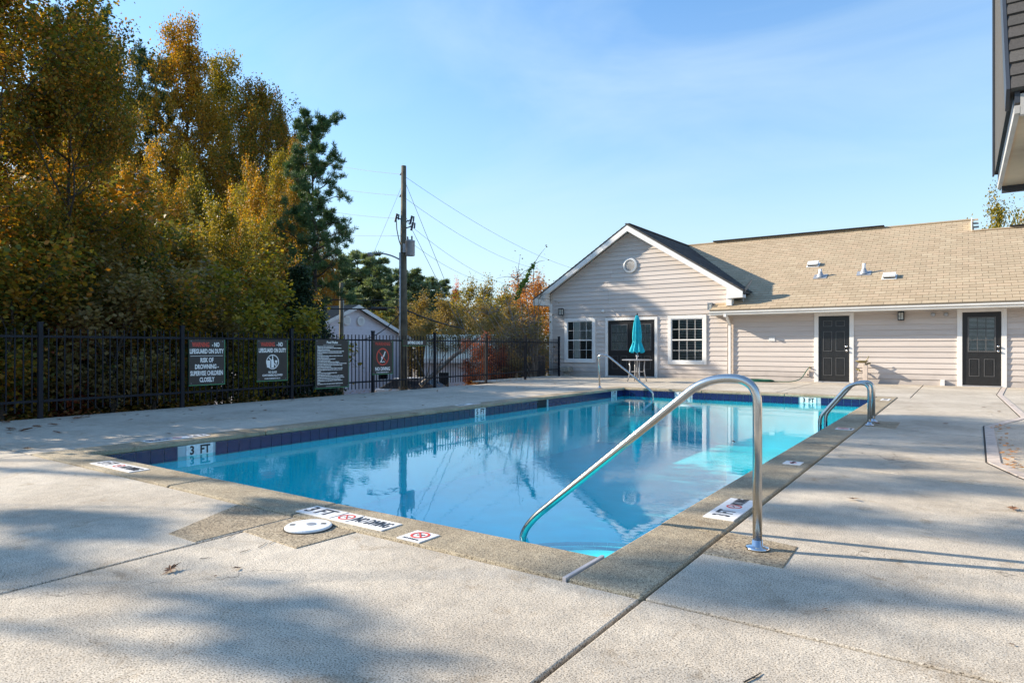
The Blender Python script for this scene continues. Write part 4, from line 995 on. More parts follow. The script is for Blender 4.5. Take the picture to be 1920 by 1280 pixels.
lv.build('grille_slats', M['acblack'], ac)
MB().lathe([(.28,0),(.28,.03),(.2,.05),(.001,.05)], (-13.8, 21.35, .72), 20).build('fan_guard', M['acblack'], ac)

# ================================================================== PORCH ROOF of the next building (upper right)
X0, YA, YB, ZS = .245, 5.15, 7.55, 2.55
por = thing('neighbour_building', 'dark-shingled porch eave with pale ceiling jutting in at the top right corner', 'building', (3, 6, 0))
PXR = 7.0
MB().box(X0+.05, PXR, YA+.05, YB-.04, ZS, ZS+.02).build('ceiling', M['ceiling'], por)
MB().box(X0+.022, X0+.05, YA, YB, ZS-.02, ZS+.03).build('side_trim', M['eavetrim'], por); MB().box(X0+.024, X0+.05, YA, YB, ZS+.047, ZS+.14).build('side_board', M['acblack'], por)
MB().box(X0+.052, PXR, YA-.0, YA+.045, ZS-.03, ZS+.10).build('front_trim', M['eavetrim'], por)
MB().box(X0+.052, PXR, YB-.038, YB, ZS-.06, ZS+.14).build('back_trim', M['acblack'], por)
ra = Vector((0, 1, 1.55)).normalized(); rn = Vector((0, -1.55, 1)).normalized()
ys0 = YA-.03; zs0 = ZS+.12; Lr = 4.6
e0 = Vector((0, ys0, zs0))
top_y = ys0 + ra.y*Lr; top_z = zs0 + ra.z*Lr
MB().loft([(X0, ys0, zs0), (X0, ys0+.10, zs0-.0), (X0, YB, zs0), (X0, YB+.3, top_z), (X0, top_y, top_z)], [(PXR, ys0, zs0), (PXR, ys0+.1, zs0), (PXR, YB, zs0), (PXR, YB+.3, top_z), (PXR, top_y, top_z)]).build('roof', M['shingle_dark_and_shaded'], por)
MB().obox((X0-.02, ys0, zs0), X, ra, rn, -.0, .02, 0, Lr, -.16, .015).build('rake_board', M['acblack'], por)
MB().box(X0-.018, X0-.003, YB-.12, YB-.02, ZS+.1, top_z).build('corner_trim', M['acblack'], por)
pr_ = [o for o in por.children if o.name.startswith('roof')][0]; ORG[pr_.name] = origin(por)
psm = bpy.data.meshes.new('shingle'); psm.from_pydata([(a, b, c*1.3) for a, b, c in shingle_box(.50, .125)], [], BF); psm.materials.append(M['shingle_dark_and_shaded']); psm.update()
for r_ in range(32):
    for c_ in range(5):
        x = X0 + .0 + (c_)*.50 - (r_ % 2)*.25
        if x < X0: x = X0
        if c_ == 0 and r_ % 2: pass
        p = Vector((x, ys0, zs0)) + ra*(r_*.125) + rn*(.001 if not (c_ == 0 and r_ % 2) else -.001)
        inst(psm, 'shingle', pr_, p, (math.atan(1.55), 0, 0))
MB().box(2.6, 7, YA+.2, YB+4, -.1, ZS+.02).build('wall', M['siding'], por)
MB().box(2.4, 2.55, YA+.3, YA+.45, 0, ZS).build('porch_post', M['trim'], por)
# ================================================================== BACKGROUND BUILDINGS
g2 = thing('lavender_house', 'lavender sided house gable with two round vents beyond the fence', 'building', (-30, 25, -2))
gxx, ya, yb, yc, za, ze, zb = -28.0, 21.0, 25.0, 29.0, 3.28, 1.58, -2.6
MB().loft([(gxx, ya, zb), (gxx, yc, zb), (gxx, yc, ze), (gxx, yb, za), (gxx, ya, ze)], [(gxx-14, ya, zb), (gxx-14, yc, zb), (gxx-14, yc, ze), (gxx-14, yb, za), (gxx-14, ya, ze)]).build('wall', M['lav'], g2)
lp_ = MB()
for i in range(32):
    z0 = zb+.15*i
    if z0 > za-.2: break
    hw = 4.0 if z0 < ze-.15 else (za-z0-.15)/(za-ze)*4.0
    if hw < .1: break
    lp_.loft([(gxx+.03, yb-hw, z0), (gxx+.03, yb+hw, z0), (gxx, yb+hw, z0), (gxx, yb-hw, z0)], [(gxx+.004, yb-hw, z0+.148), (gxx+.004, yb+hw, z0+.148), (gxx, yb+hw, z0+.148), (gxx, yb-hw, z0+.148)])
tag(lp_.build('siding_boards', M['lav'], g2), kind='stuff')
for sg, ye in ((-1, ya-.35), (1, yc+.35)):
    zee = za-(za-ze)/4*abs(ye-yb)+.05; zt = za+.05
    MB().loft([(gxx+.3, yb, zt), (gxx+.3, ye, zee), (gxx+.3, ye, zee+.10), (gxx+.3, yb, zt+.10)], [(gxx-14.3, yb, zt), (gxx-14.3, ye, zee), (gxx-14.3, ye, zee+.10), (gxx-14.3, yb, zt+.10)]).build('roof', M['shingle_grey'], g2)
    MB().loft([(gxx+.30, yb, zt-.12), (gxx+.30, ye, zee-.12), (gxx+.30, ye, zee+.08), (gxx+.30, yb, zt+.08)], [(gxx+.34, yb, zt-.12), (gxx+.34, ye, zee-.12), (gxx+.34, ye, zee+.08), (gxx+.34, yb, zt+.08)]).build('rake_board', M['trim'], g2)
for yv in (24.35, 25.35):
    m = MB(); m.lathe([(.27,0),(.27,.06),(.20,.07),(.001,.05)], (gxx+.03, yv, 2.52), 20, 'x'); vo = m.build('round_vent', M['trim'], g2); ORG[vo.name] = origin(g2)
    m = MB()
    for i in range(5): m.box(gxx+.09, gxx+.105, yv-.15, yv+.15, 2.38+.065*i, 2.395+.065*i)
    m.build('louvre_blades', M['galv'], vo)
MB().box(gxx+.035, gxx+.08, 26.6, 27.5, -.9, .6).build('window', M['trim'], g2); MB().box(gxx+.082, gxx+.09, 26.68, 27.42, -.82, .52).build('pane', M['glass'], g2)
MB().tube([(gxx-4, yb-1.6, 2.4), (gxx-4, yb-1.6, 3.1)], .06, 8).build('vent_pipe', M['trim'], g2)

g3 = thing('tan_roof_house', 'low house with pale tan roof seen through the fence right of the pole', 'building', (-20, 36, -2))
def DP(x, y, d):
    t = (x-960)/1220*d; s_, c_ = math.sin(R(34.7)), math.cos(R(34.7))
    return Vector((t*c_-d*s_, t*s_+d*c_, 1.07-(y-650)/1220*d))
A = DP(795, 672, 36); B = DP(925, 672, 36); Cc = DP(930, 627, 41); Dd = DP(800, 627, 41)
rf = MB().loft([A-Z*.12, B-Z*.12, Cc-Z*.12, Dd-Z*.12], [A, B, Cc, Dd]).build('roof', M['paletan'], g3)
E1 = A + (A-Dd).normalized()*.3
MB().loft([A+(Dd-A)*.08-Z*.12, B+(Cc-B)*.08-Z*.12, Cc-Z*1.6, Dd-Z*1.6], [Vector((p.x, p.y, -2.4)) for p in (A+(Dd-A)*.08, B+(Cc-B)*.08, Cc, Dd)]).build('wall', M['lav'], g3)
hb = (B-A).normalized(); hn = Vector((hb.y, -hb.x, 0))
MB().obox(A-Z*.14, hb, hn, Z, 0, (B-A).length, 0, .06, -.1, .12).build('fascia', M['trim'], g3)
w0 = A+(Dd-A)*.08
for u in (1.1, 2.7):
    q = Vector((w0.x, w0.y, -.75)) + hb*u; m = MB().obox(q, hb, hn, Z, -.35, .35, -.02, .05, -.55, .45); wo_ = m.build('window', M['trim'], g3); ORG[wo_.name] = origin(g3)
    MB().obox(q, hb, hn, Z, -.28, .28, .052, .056, -.48, .38).build('pane', M['dark'], wo_)
# parked white car low behind the fence
car = thing('parked_car', 'white car parked low behind the fence between pole and fence post', 'car', DP(792, 735, 31))
cp = DP(792, 735, 31); cp.z = -1.98; hx = Vector((.92,.39,0)).normalized(); hy_ = Vector((-.39,.92,0)).normalized()
def cprof(pr, w0, w1, mat, nm, sm_=False):
    return MB().loft([cp+hx*a+Z*b+hy_*w0 for a, b in pr], [cp+hx*a+Z*b+hy_*w1 for a, b in pr]).build(nm, mat, car, bevel=.05)
cprof([(-2.1,.35),(2.1,.35),(2.15,.75),(2.0,.98),(1.1,1.05),(-2.0,1.08),(-2.15,.8)], -.88, .88, M['carwhite'], 'body')
cprof([(1.15,1.05),(.35,1.50),(-1.2,1.52),(-1.95,1.08)], -.72, .72, M['acblack'], 'cabin_glass')
cprof([(.33,1.515),(-1.2,1.535),(-1.15,1.575),(.25,1.56)], -.68, .68, M['carwhite'], 'car_roof')
for a in (-1.35, 1.35):
    for b in (-.86, .86):
        c_ = cp+hx*a+hy_*b+Z*.33; MB().tube([c_-hy_*.1, c_+hy_*.1], .33, 18).build('wheel', M['tyre'], car)

# ================================================================== UTILITY POLES AND WIRES
pb = DP(757, 650, 30); pb.z = -2.2; ptop = 9.40
pole = thing('utility_pole', 'tall wooden utility pole with grey transformer beyond the fence', 'utility pole', pb)
MB().tube([pb, (pb.x, pb.y, 2), (pb.x-.02, pb.y, 6), (pb.x, pb.y, ptop)], [.185, .17, .14, .115], 14).build('shaft', M['polewood'], pole, smooth=True)
rt = Vector((math.cos(R(34.7)), math.sin(R(34.7)), 0)); bk = Vector((-rt.y, rt.x, 0))
MB().tube([pb - rt*.17 - bk*.08 + Z*.2, Vector((pb.x, pb.y, 5.4)) - rt*.15 - bk*.08], .05, 10).build('conduit', M['polegrey'], pole, smooth=True)
def PP(px, py, dd=0): return DP(px, py, 30+dd)
tr_ = PP(769, 465, -.2)
MB().lathe([(.001,-.36),(.20,-.36),(.215,-.33),(.215,.28),(.23,.30),(.22,.34),(.08,.38),(.001,.38)], tr_, 18).build('transformer', M['galv'], pole, smooth=True)
MB().tube([tr_+Z*.36+rt*.08, tr_+Z*.55+rt*.08], .035, 8).tube([tr_+Z*.36-rt*.10, tr_+Z*.52-rt*.12], .035, 8).build('bushing', M['acblack'], pole)
MB().obox(tr_-rt*.25, rt, bk, Z, -.08, .06, -.05, .05, -.2, .2).build('bracket', M['galv'], pole)
for px, py in ((751, 327), (750, 368)):
    a = PP(757, py); MB().tube([a, PP(px-1, py+1), PP(px+3, py-4)], [.03,.03,.045], 8).build('insulator', M['acblack'], pole)
for px, py in ((743, 408), (771, 412), (773, 424)):
    q = PP(px, py); MB().tube([PP(757, py+5), q], .03, 6).tube([q-Z*.20-rt*.05, q+Z*.18+rt*.04], .05, 8).tube([q+rt*.1-Z*.1, q+rt*.12+Z*.15], .035, 8).build('cutout_fuse', M['acblack'], pole)
MB().tube([PP(743,412), PP(744,430), PP(748,450), PP(752,462)], .022, 6).build('jumper_cable', M['cable'], pole)
MB().tube(fillet([PP(754,489), PP(735,479), PP(712,474), PP(700,475)], .6), .035, 8).build('lamp_arm', M['galv'], pole, smooth=True)
MB().lathe([(.001,.10),(.10,.08),(.16,.0),(.13,-.08),(.001,-.09)], PP(694, 477), 12).build('lamp_head', M['galv'], pole, smooth=True)
p2 = DP(640, 650, 32); p2.z = -2.2
pol2 = thing('utility_pole', 'short thin utility pole in front of the lavender gable', 'utility pole', p2)
MB().tube([p2, (p2.x, p2.y, 1.07+120/1220*32)], [.12, .09], 10).build('shaft', M['polewood'], pol2, smooth=True)
MB().tube([p2+rt*.11, Vector((p2.x, p2.y, 3.4))+rt*.10], .03, 6).build('conduit', M['polegrey'], pol2)
def wire(name, label, a, b, sag, r=.0075, mat='wire', n=14, group='overhead wires', cat='wire'):
    pts = [a.lerp(b, i/n) - Z*(4*sag*(i/n)*(1-i/n)) for i in range(n+1)]
    o = MB().tube(pts, r, 5).build(name, M[mat]); return tag(o, label, cat, group)
for k, (py, lx, ly, rx, ry) in enumerate([(327, 520, 280, 1080, 505), (367, 520, 325, 1010, 505), (410, 520, 372, 960, 535), (442, 500, 420, 930, 530)]):
    w_ = ('topmost', 'second highest', 'third highest', 'lowest')[k]
    wire('power_line', w_+' thin wire running left from the tall pole behind the trees', PP(755, py), DP(lx, ly, 42), .25)
    wire('power_line', w_+' thin wire slanting down right from the tall pole toward the gable', PP(759, py+4), DP(rx, ry, 50), .5)
wire('guy_wire', 'guy wire from the pole top slanting far right past the autumn trees', PP(759, 340), DP(880, 640, 27), 0, .010, group='guy wires')
wire('guy_wire', 'guy wire from beside the transformer slanting right', PP(760, 405), DP(868, 622, 27), 0, .010, group='guy wires')
wire('guy_wire', 'faint guy wire from the pole slanting down left over the street lamp', PP(755, 345), DP(690, 500, 36), 0, .007, group='guy wires')
wire('communication_cable', 'thick black cable running left from the pole behind the trees', PP(755, 576), DP(300, 548, 26), .3, .030, 'cable', group='cables')
wire('communication_cable', 'thin black cable above the thick one running left behind the trees', PP(755, 562), DP(300, 520, 26), .3, .016, 'cable', group='cables')
wire('communication_cable', 'thick black cable from the pole down right toward the bare tree', PP(759, 580), DP(870, 616, 34), .1, .035, 'cable', group='cables')
wire('communication_cable', 'black cable sagging from the pole down left to the fence', PP(754, 582), DP(680, 637, 28), .25, .022, 'cable', group='cables')
sc = PP(711, 578); tag(MB().tube([sc-rt*.36-Z*.0, sc+rt*.36-Z*.03], .085, 12).build('splice_case', M['cable']), 'black cylindrical splice case hanging on the cable left of the pole', 'cable box')

# ================================================================== TREES
def quads_mesh(name, C, U, V, rnd, mat):
    n = len(C); P = np.empty((n, 4, 3)); P[:, 0] = C-U; P[:, 1] = C-V*.9+U*.1; P[:, 2] = C+U; P[:, 3] = C+V*.9+U*.1
    me = bpy.data.meshes.new(name); me.vertices.add(n*4); me.vertices.foreach_set('co', P.astype(np.float32).ravel())
    me.loops.add(n*4); me.loops.foreach_set('vertex_index', np.arange(n*4, dtype=np.int32)); me.polygons.add(n)
    me.polygons.foreach_set('loop_start', np.arange(n, dtype=np.int32)*4); me.update(calc_edges=True); me.polygons.foreach_set('use_smooth', np.zeros(len(me.polygons), dtype=bool))
    at = me.attributes.new('rnd', 'FLOAT', 'FACE'); at.data.foreach_set('value', np.clip(rnd, 0, 1).astype(np.float32))
    me.materials.append(mat); return me
def unit(n):
    a = rng.normal(size=(n, 3)); return a/np.linalg.norm(a, axis=1)[:, None]
def leaves(name, pts, per, sig, size, mat, flat=.5, grp=.5, long=1.0, droop=0.0):
    pts = np.array(pts); n = len(pts)*per
    C = np.repeat(pts, per, 0) + rng.normal(size=(n, 3))*sig
    nn = unit(n); nn[:, 2] = np.abs(nn[:, 2])+flat; nn /= np.linalg.norm(nn, axis=1)[:, None]
    a = np.cross(nn, unit(n)); a /= np.linalg.norm(a, axis=1)[:, None]+1e-9; a[:, 2] -= droop
    b = np.cross(nn, a); s = size*rng.uniform(.6, 1.3, n)[:, None]
    cr = np.repeat(rng.random(len(pts)), per)
    return quads_mesh(name, C, a*s*.5*long, b*s*.5/long**.5, cr*grp + rng.random(n)*(1-grp), mat)
def tufts(name, pts, per, rad, wd, mat):
    pts = np.array(pts); n = len(pts)*per; d = unit(n); d[:, 2] = d[:, 2]*.7+.25
    L = rad*rng.uniform(.5, 1.0, n)[:, None]; side = np.cross(d, unit(n)); side /= np.linalg.norm(side, axis=1)[:, None]+1e-9
    C = np.repeat(pts, per, 0) + d*L*.5
    cr = np.repeat(rng.random(len(pts)), per)
    return quads_mesh(name, C, d*L*.5, side*wd*.5, cr*.6+rng.random(n)*.4, mat)
def skeleton(h, spread, start, nb, up=.5, prof=None, r0=.16, nsec=5, ntip=4, lean=(0,0), wob=.25, multi=1):
    m = MB(); limbs = MB(); tips = []
    tr = []
    for i in range(9):
        t = i/8; tr.append(Vector((lean[0]*t*t*h + wob*math.sin(t*5+lean[0]*9)*t*.6, lean[1]*t*t*h + wob*math.cos(t*4)*t*.5, h*t)))
    m.tube(tr, [r0*(1-.92*(i/8))+.012 for i in range(9)], 9)
    def at(t):
        x = t*8; i = min(7, int(x)); return tr[i].lerp(tr[i+1], x-i)
    for k in range(nb):
        t = start + (1-start)*(k+.5)/nb; az = k*2.4+random.uniform(-.4,.4); L = spread*(prof(t) if prof else 1)*random.uniform(.7,1.15)
        el = up*random.uniform(.5,1.3) + (.5 if t > .9 else 0); d = Vector((math.cos(az)*math.cos(el), math.sin(az)*math.cos(el), math.sin(el)))
        p = [at(t)]; dd = d.copy()
        for i in range(5):
            dd = (dd + Vector([random.uniform(-.22,.22) for _ in range(3)]) + Z*.05).normalized(); p.append(p[-1]+dd*(L/5))
        rb = r0*.42*(1-t*.6)
        limbs.tube(p, [rb*(1-.16*i) for i in range(6)], 6, False)
        for s in range(nsec):
            q0 = p[1+(s % 5)] if s else p[5]; d2 = (dd*.6 + Vector([random.uniform(-1,1), random.uniform(-1,1), random.uniform(-.5,.8)])).normalized()
            L2 = L*.38*random.uniform(.6,1.2); q = [q0]
            for i in range(3):
                d2 = (d2 + Vector([random.uniform(-.25,.25) for _ in range(3)])).normalized(); q.append(q[-1]+d2*L2/3)
            limbs.tube(q, [rb*.38, rb*.28, rb*.2, rb*.1], 4, False)
            for _ in range(ntip):
                j_ = random.choice((1,2,3,3)); d3 = Vector([random.uniform(-1,1), random.uniform(-1,1), random.uniform(-.6,.8)]).normalized()
                e = q[j_] + d3*L2*.35*random.uniform(.4,1.2)
                limbs.tube([q[j_], e], [rb*.12, rb*.05], 3, False); tips.append(tuple(e)); tips.append(tuple(q[j_].lerp(e, .5)))
    return m, limbs, tips
def mk_tree(name, label, h, spread, leafmat, per, sig, size, barkmat='bark', kind='leaf', cat='tree', group=None, **kw):
    t = thing(name, label, cat, (0, 0, 0), group); m, l, tips = skeleton(h, spread, **kw)
    m.build('trunk', M[barkmat], t, smooth=True); l.build('branches', M[barkmat], t, smooth=True)
    if kind == 'leaf': me = leaves('crown', tips, per, sig, size, leafmat)
    else: me = tufts('crown', tips, per, sig, size, leafmat)
    o = bpy.data.objects.new('crown', me); COL.objects.link(o); o.parent = t
    return t
def place(t, x, y, rz_=0, s=1.0, mat=None, label=None, group=None, src=None, sz=None, z=None):
    if src is not None: t = copy_thing(src, (0,0,0))
    t.location = (x, y, (ground_h(x, y) if z is None else z)-.05); t.rotation_euler = (0, 0, rz_); t.scale = (s, s, sz or s)
    if label: t['label'] = label
    if group: t['group'] = group
    if mat:
        for ch in t.children:
            if ch.name.startswith('crown'): ch.material_slots[0].link = 'OBJECT'; ch.material_slots[0].material = mat
    return t
oval = lambda t: .35 + 1.0*math.sin(min(1, max(0, (t-.1)/.9))*math.pi)**.7 * (1.0)
cone = lambda t: max(.08, 1.15-t)
A_ = mk_tree('maple_tree', 'x', 13, 3.6, LM['mixed'], 42, .26, .125, start=.14, nb=34, up=.35, prof=oval, r0=.22, nsec=6, ntip=4)
B_ = mk_tree('poplar_tree', 'x', 13, 2.6, LM['yellow'], 32, .23, .115, start=.2, nb=30, up=.75, prof=oval, r0=.20, nsec=6, ntip=4)
C_ = mk_tree('oak_tree', 'x', 9, 3.2, LM['orange'], 34, .24, .12, start=.2, nb=24, up=.5, prof=oval, r0=.2, nsec=6, ntip=4)
P_ = mk_tree('pine_tree', 'x', 13, 2.4, LM['pine'], 26, .34, .03, kind='pine', start=.40, nb=38, up=.2, prof=lambda t: 1.25-.6*t, r0=.2, nsec=6, ntip=6)
E_ = mk_tree('cedar_tree', 'x', 5.2, 1.45, LM['cedar'], 26, .16, .10, start=.04, nb=46, up=.35, prof=cone, r0=.1, nsec=5, ntip=4)
S_ = mk_tree('bush', 'x', 2.3, 1.2, LM['dark'], 11, .15, .09, start=.05, nb=14, up=.6, prof=lambda t: 1, r0=.05, nsec=5, ntip=4, cat='bush')
F_ = mk_tree('far_pine_tree', 'x', 13, 2.6, LM['farpine'], 26, .60, .10, kind='pine', start=.3, nb=30, up=.2, prof=lambda t: 1.2-.6*t, r0=.22, nsec=5, ntip=3)
G_ = mk_tree('autumn_tree', 'x', 9, 3.0, LM['brown'], 11, .33, .19, start=.15, nb=22, up=.6, prof=oval, r0=.2, nsec=5, ntip=3)

def at_px(px, d):
    p = DP(px, 650, d); return p.x, p.y
def extent(t):
    me = [c for c in t.children if c.name.startswith('crown')][0].data
    co = np.empty(len(me.vertices)*3, dtype=np.float32); me.vertices.foreach_get('co', co); co = co.reshape(-1, 3)
    return float(np.percentile(co[:, 2], 99.7)), float(np.percentile(np.hypot(co[:, 0], co[:, 1]), 96))
def by(px, d, toppx, src_h, src=None, wpx=None):     # the scale whose top reaches an image height
    x, y = at_px(px, d); H = (1.07+(650-toppx)/1220*d) - ground_h(x, y)
    h, r = extent(src); return x, y, H/h, (wpx/1220*d/r if wpx else H/h)
LT = [  # source, px, depth, top row, half width in px, material, label
 (A_, -60, 12.5,-120,300,'mixed','large green and orange maple filling the upper left corner of the view'),
 (B_, 205, 42.0,  60, 75,'yellow','tall gold-green tree left of the thin-topped one'),
 (B_, 348, 42.0,  48, 85,'gold','tall thin-topped yellow tree rising above its neighbours'),
 (B_, 478, 40.0, 150, 80,'mixed','broad olive and gold tree left of the dark pine'),
 (P_, 590, 27.5, 208, 72,'pine','dark green pine at the right end of the left woods'),
 (C_, 604, 42.0, 440, 48,'orange','small orange-gold tree below the dark pine'),
 (C_, 262, 24.0, 270, 85,'gold','bright gold-orange tree in the middle of the left woods'),
 (C_, 425, 19.0, 350, 85,'yellow','yellow-green rounded tree behind the second sign'),
 (A_, 125, 13.2, 5,165,'mixed','tall mixed green and gold tree just right of the corner maple'),
 (B_, 520, 43.0, 185, 55,'mixed','slim olive tree closing the gap left of the dark pine'),
 (A_, 100, 44.0, 60,110,'green','dark green tree standing deep behind the corner maple'),
 (P_, 150, 46.0, 20, 80,'pine','tall dark pine behind the gold trees on the left'),
 (P_, 290, 46.0, 95, 70,'pine','dark pine between the two tall gold trees'),
 (B_, 415, 47.0, 110, 75,'yellow','tall olive tree at the back between the gold trees'),
 (B_, 545, 44.0, 240, 50,'mixed','back yellow-green tree beside the pine trunk'),
 (C_, 120, 15.0, 330,120,'mixed','low yellow-green tree under the corner maple'),
 (C_, 10, 15.5, 380, 120,'yellow','low olive tree at the left edge behind the fence'),
 (C_, 350, 17.5, 430, 80,'mixed','dark green low tree behind the fence near the first sign'),
 (C_, 215, 17.0, 400, 85,'yellow','low mixed green and gold tree left of the first sign'),
 (C_, 505, 19.0, 440, 65,'mixed','mid-height green and gold tree left of the small orange one'),
 (C_, 60, 27.0, 200, 110,'gold','orange tree seen through the corner maple'),
 (C_, 500, 38.0, 330, 70,'orange','orange tree low in front of the broad olive one'),
 (C_, 370, 38.0, 290, 85,'yellow','gold tree low in front of the thin-topped one'),
 (B_, 535, 31.0, 290, 50,'yellow','gold-green tree just left of the dark pine trunk'),
 (B_, 556, 30.0, 262, 42,'mixed','olive green tree overlapping the left side of the dark pine'),
 (C_, 470, 27.0, 300, 75,'gold','gold tree between the rounded tree and the cedar'),
 (E_,566, 19.0, 500, 62,'cedar','dense dark cedar behind the Pool Rules sign'),
 (E_,490, 18.0, 560, 40,'cedar','low dark cedar behind the glassware sign'),
 (E_,590, 22.0, 560, 40,'cedar','small dark cedar at the left edge of the lavender house'),
]
used = set(); k = 0
for src, px, d, top, wpx, mt, lab in LT:
    x, y, sz_, sx_ = by(px, d, top, 0, src, wpx)
    t = None if src in used else src
    o = place(t, x, y, random.uniform(0, 6.28), sx_, LM[mt], lab, 'trees in the left woods', src=None if t else src, sz=sz_); used.add(src)
# trees outside the frame to the left, which shade the deck
random.seed(21); rng = np.random.default_rng(5)
D_ = mk_tree('thin_tree', 'x', 12.5, 3.8, LM['yellow'], 70, .15, .17, start=.2, nb=11, up=.5, prof=oval, r0=.16, nsec=2, ntip=1)
for i, (x, y, s) in enumerate([(-15.5,-3.4,.66), (-18.5,-.6,.85), (-19.5,-7.0,.95), (-24,-3.9,1.15), (-22.5,1.6,.95), (-22.5,-7.2,.95)]):
    place(D_ if i == 0 else None, x, y, i*1.7, s, LM['yellow'], 'thin-crowned tree of the woods standing left of the picture', 'trees left of the picture', src=None if i == 0 else D_)
random.seed(33)
# undergrowth along the fence
seen = {}
CN = dict(dark='dark green', green='mid green', mixed='green and gold', yellow='yellow-green', brown='olive-brown', red='reddish', orange='orange')
def shrub_label(mt, s, x, y):
    zone = ('at the left end of the fence' if y < 2 else 'left of the first full fence panel' if y < 4 else 'behind the fence panel left of the first sign' if y < 6.14 else 'behind the first warning sign' if y < 7.3 else 'behind the glassware sign' if y < 8.43 else 'behind the Pool Rules sign')
    size = 'low' if s < .85 else 'mid-height' if s < 1.0 else 'tall'
    row = 'close' if x > -14.2 else 'set back'
    return f'{size} {CN[mt]} shrub {zone}, {row}'
for i in range(30):
    px = random.uniform(-120, 600); d = random.uniform(0, 1)
    yv = 1.5 + i*.40; x = -12.9 - random.uniform(0, 3.2); s = random.uniform(.65, 1.2)
    mt = random.choice(['dark','dark','dark','green','mixed','yellow','brown'])
    if i in (8, 9): mt = 'red'
    if yv > 9.6: x -= .2; yv = random.uniform(1.5, 9.3); s *= .9
    place(S_ if i == 0 else None, x, yv, random.uniform(0,6), s, LM[mt], shrub_label(mt, s, x, yv), 'undergrowth shrubs behind the fence', src=None if i == 0 else S_)
for i in range(22):
    x = -16.5-random.uniform(0, 7); yv = 3+random.uniform(0, 6)+(-16.5-x)*.3; s = random.uniform(1.1, 1.9); mt = random.choice(['dark','green','dark','mixed','orange'])
    place(None, x, yv, random.uniform(0,6), s, LM[mt], f'{"broad" if s > 1.5 else "narrow"} {CN[mt]} shrub deep in the left woods, ' + ('far left' if (x + 17) - yv * .9 < -9 else 'right end' if yv > 9 else 'in the middle'), 'shrubs deep in the woods', src=S_)
# far belt of pines and autumn trees
ORD = ['first','second','third','fourth','fifth','sixth','seventh','eighth','ninth','tenth','eleventh','twelfth','thirteenth','fourteenth','fifteenth','sixteenth']
k = 0
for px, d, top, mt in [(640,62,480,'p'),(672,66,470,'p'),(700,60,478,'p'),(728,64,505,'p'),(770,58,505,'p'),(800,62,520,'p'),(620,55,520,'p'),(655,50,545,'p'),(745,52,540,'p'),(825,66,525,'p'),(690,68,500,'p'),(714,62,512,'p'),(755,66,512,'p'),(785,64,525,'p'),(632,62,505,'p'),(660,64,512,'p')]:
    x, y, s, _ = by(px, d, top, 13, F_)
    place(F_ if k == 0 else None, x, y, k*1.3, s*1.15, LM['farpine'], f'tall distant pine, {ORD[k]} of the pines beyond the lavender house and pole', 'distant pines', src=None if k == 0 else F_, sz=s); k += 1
k = 0
for px, d, top, mt, wf in [(790,50,545,'brown',1),(830,46,548,'brown',1),(856,60,525,'coral',.45),(880,52,520,'yellow',.9),(905,46,558,'brown',1),(915,60,520,'yellow',.9),(945,50,535,'yellow',1),(975,58,512,'rust',1),(960,44,560,'brown',1),(1005,55,510,'rust',1),(1030,52,535,'orange',1),(1060,60,540,'yellow',1),(930,36,575,'brown',.9),(860,38,580,'brown',.9),(1010,34,590,'yellow',.8),(805,40,590,'brown',.9),(710,46,575,'yellow',.8),(745,44,590,'brown',.8),(685,52,580,'yellow',.8),(640,70,560,'brown',1.3),(720,75,560,'brown',1.3),(1090,50,560,'brown',1)]:
    x, y, s, _ = by(px, d, top, 9, G_)
    lab = {'coral':'distant small coral-red tree among brown ones','yellow':'distant yellow-green autumn tree','brown':'distant olive-brown thinning tree','rust':'distant rusty orange autumn tree','orange':'distant orange tree beside the gable eave'}[mt]
    lab += ', ' + ('left of the tall pole' if px < 757 else 'just right of the tall pole' if px < 835 else 'above the tan roof' if px < 900 else 'left of the leafy sprig' if px < 965 else 'behind the leafy sprig' if px < 1000 else 'next to the gable eave') + (', near row' if d < 42 else ', far row' if d > 55 else '')
    place(G_ if k == 0 else None, x, y, k*2.1, s*wf, LM[mt], lab, 'distant autumn trees', src=None if k == 0 else G_, sz=s); k += 1
x, y, s, s2_ = by(1868, 36, 352, 9, G_, 62); place(None, x, y, 1, s2_, LM['yellow'], 'yellow-green tree top behind the right end of the clubhouse roof', src=G_, sz=s)
x, y, s, s2_ = by(1935, 38, 372, 9, G_, 60); place(None, x, y, 3, s2_, LM['gold'], 'gold tree top under the dark porch eave at the right edge', src=G_, sz=s)
# crepe myrtle with bare multi stems and one leafy sprig
cm = thing('crepe_myrtle', 'multi-stemmed nearly bare small tree leaning left behind the fence near the house', 'tree', (*at_px(1003, 24.5), -.3))
cb = Vector(cm.location); m = MB(); tw = []
for (px, py) in [(905,560),(930,585),(955,570),(985,540),(1000,497),(925,640),(960,600),(975,600),(890,600),(915,590),(945,545),(970,520),(1010,560)]:
    e = DP(px, py, 24.5+random.uniform(-.8,.8)); mid_ = cb.lerp(e, .45)+Vector((random.uniform(-.15,.15), random.uniform(-.15,.15), -.15))
    p = fillet([cb, mid_, e], .6, 5); m.tube(p, [.055-.045*i/(len(p)-1) for i in range(len(p))], 6, False)
    for _ in range(34):
        q = p[random.randint(3, len(p)-1)]; d_v = Vector([random.uniform(-1,1), random.uniform(-1,1), random.uniform(-.2,1)]).normalized()
        e2 = q + d_v*random.uniform(.3,.9); m.tube([q, q.lerp(e2,.5)+Z*.05, e2], [.014,.010,.005], 3, False); tw.append(tuple(e2))
m.build('stems', M['bark_pale'], cm, smooth=True)
for ob, mt_, per, sg in (('crown', 'brown', 4, .12),):
    me = leaves('crown', tw, per, sg, .07, LM[mt_]); me.transform(Matrix.Translation(-cb)); o = bpy.data.objects.new('crown', me); COL.objects.link(o); o.parent = cm
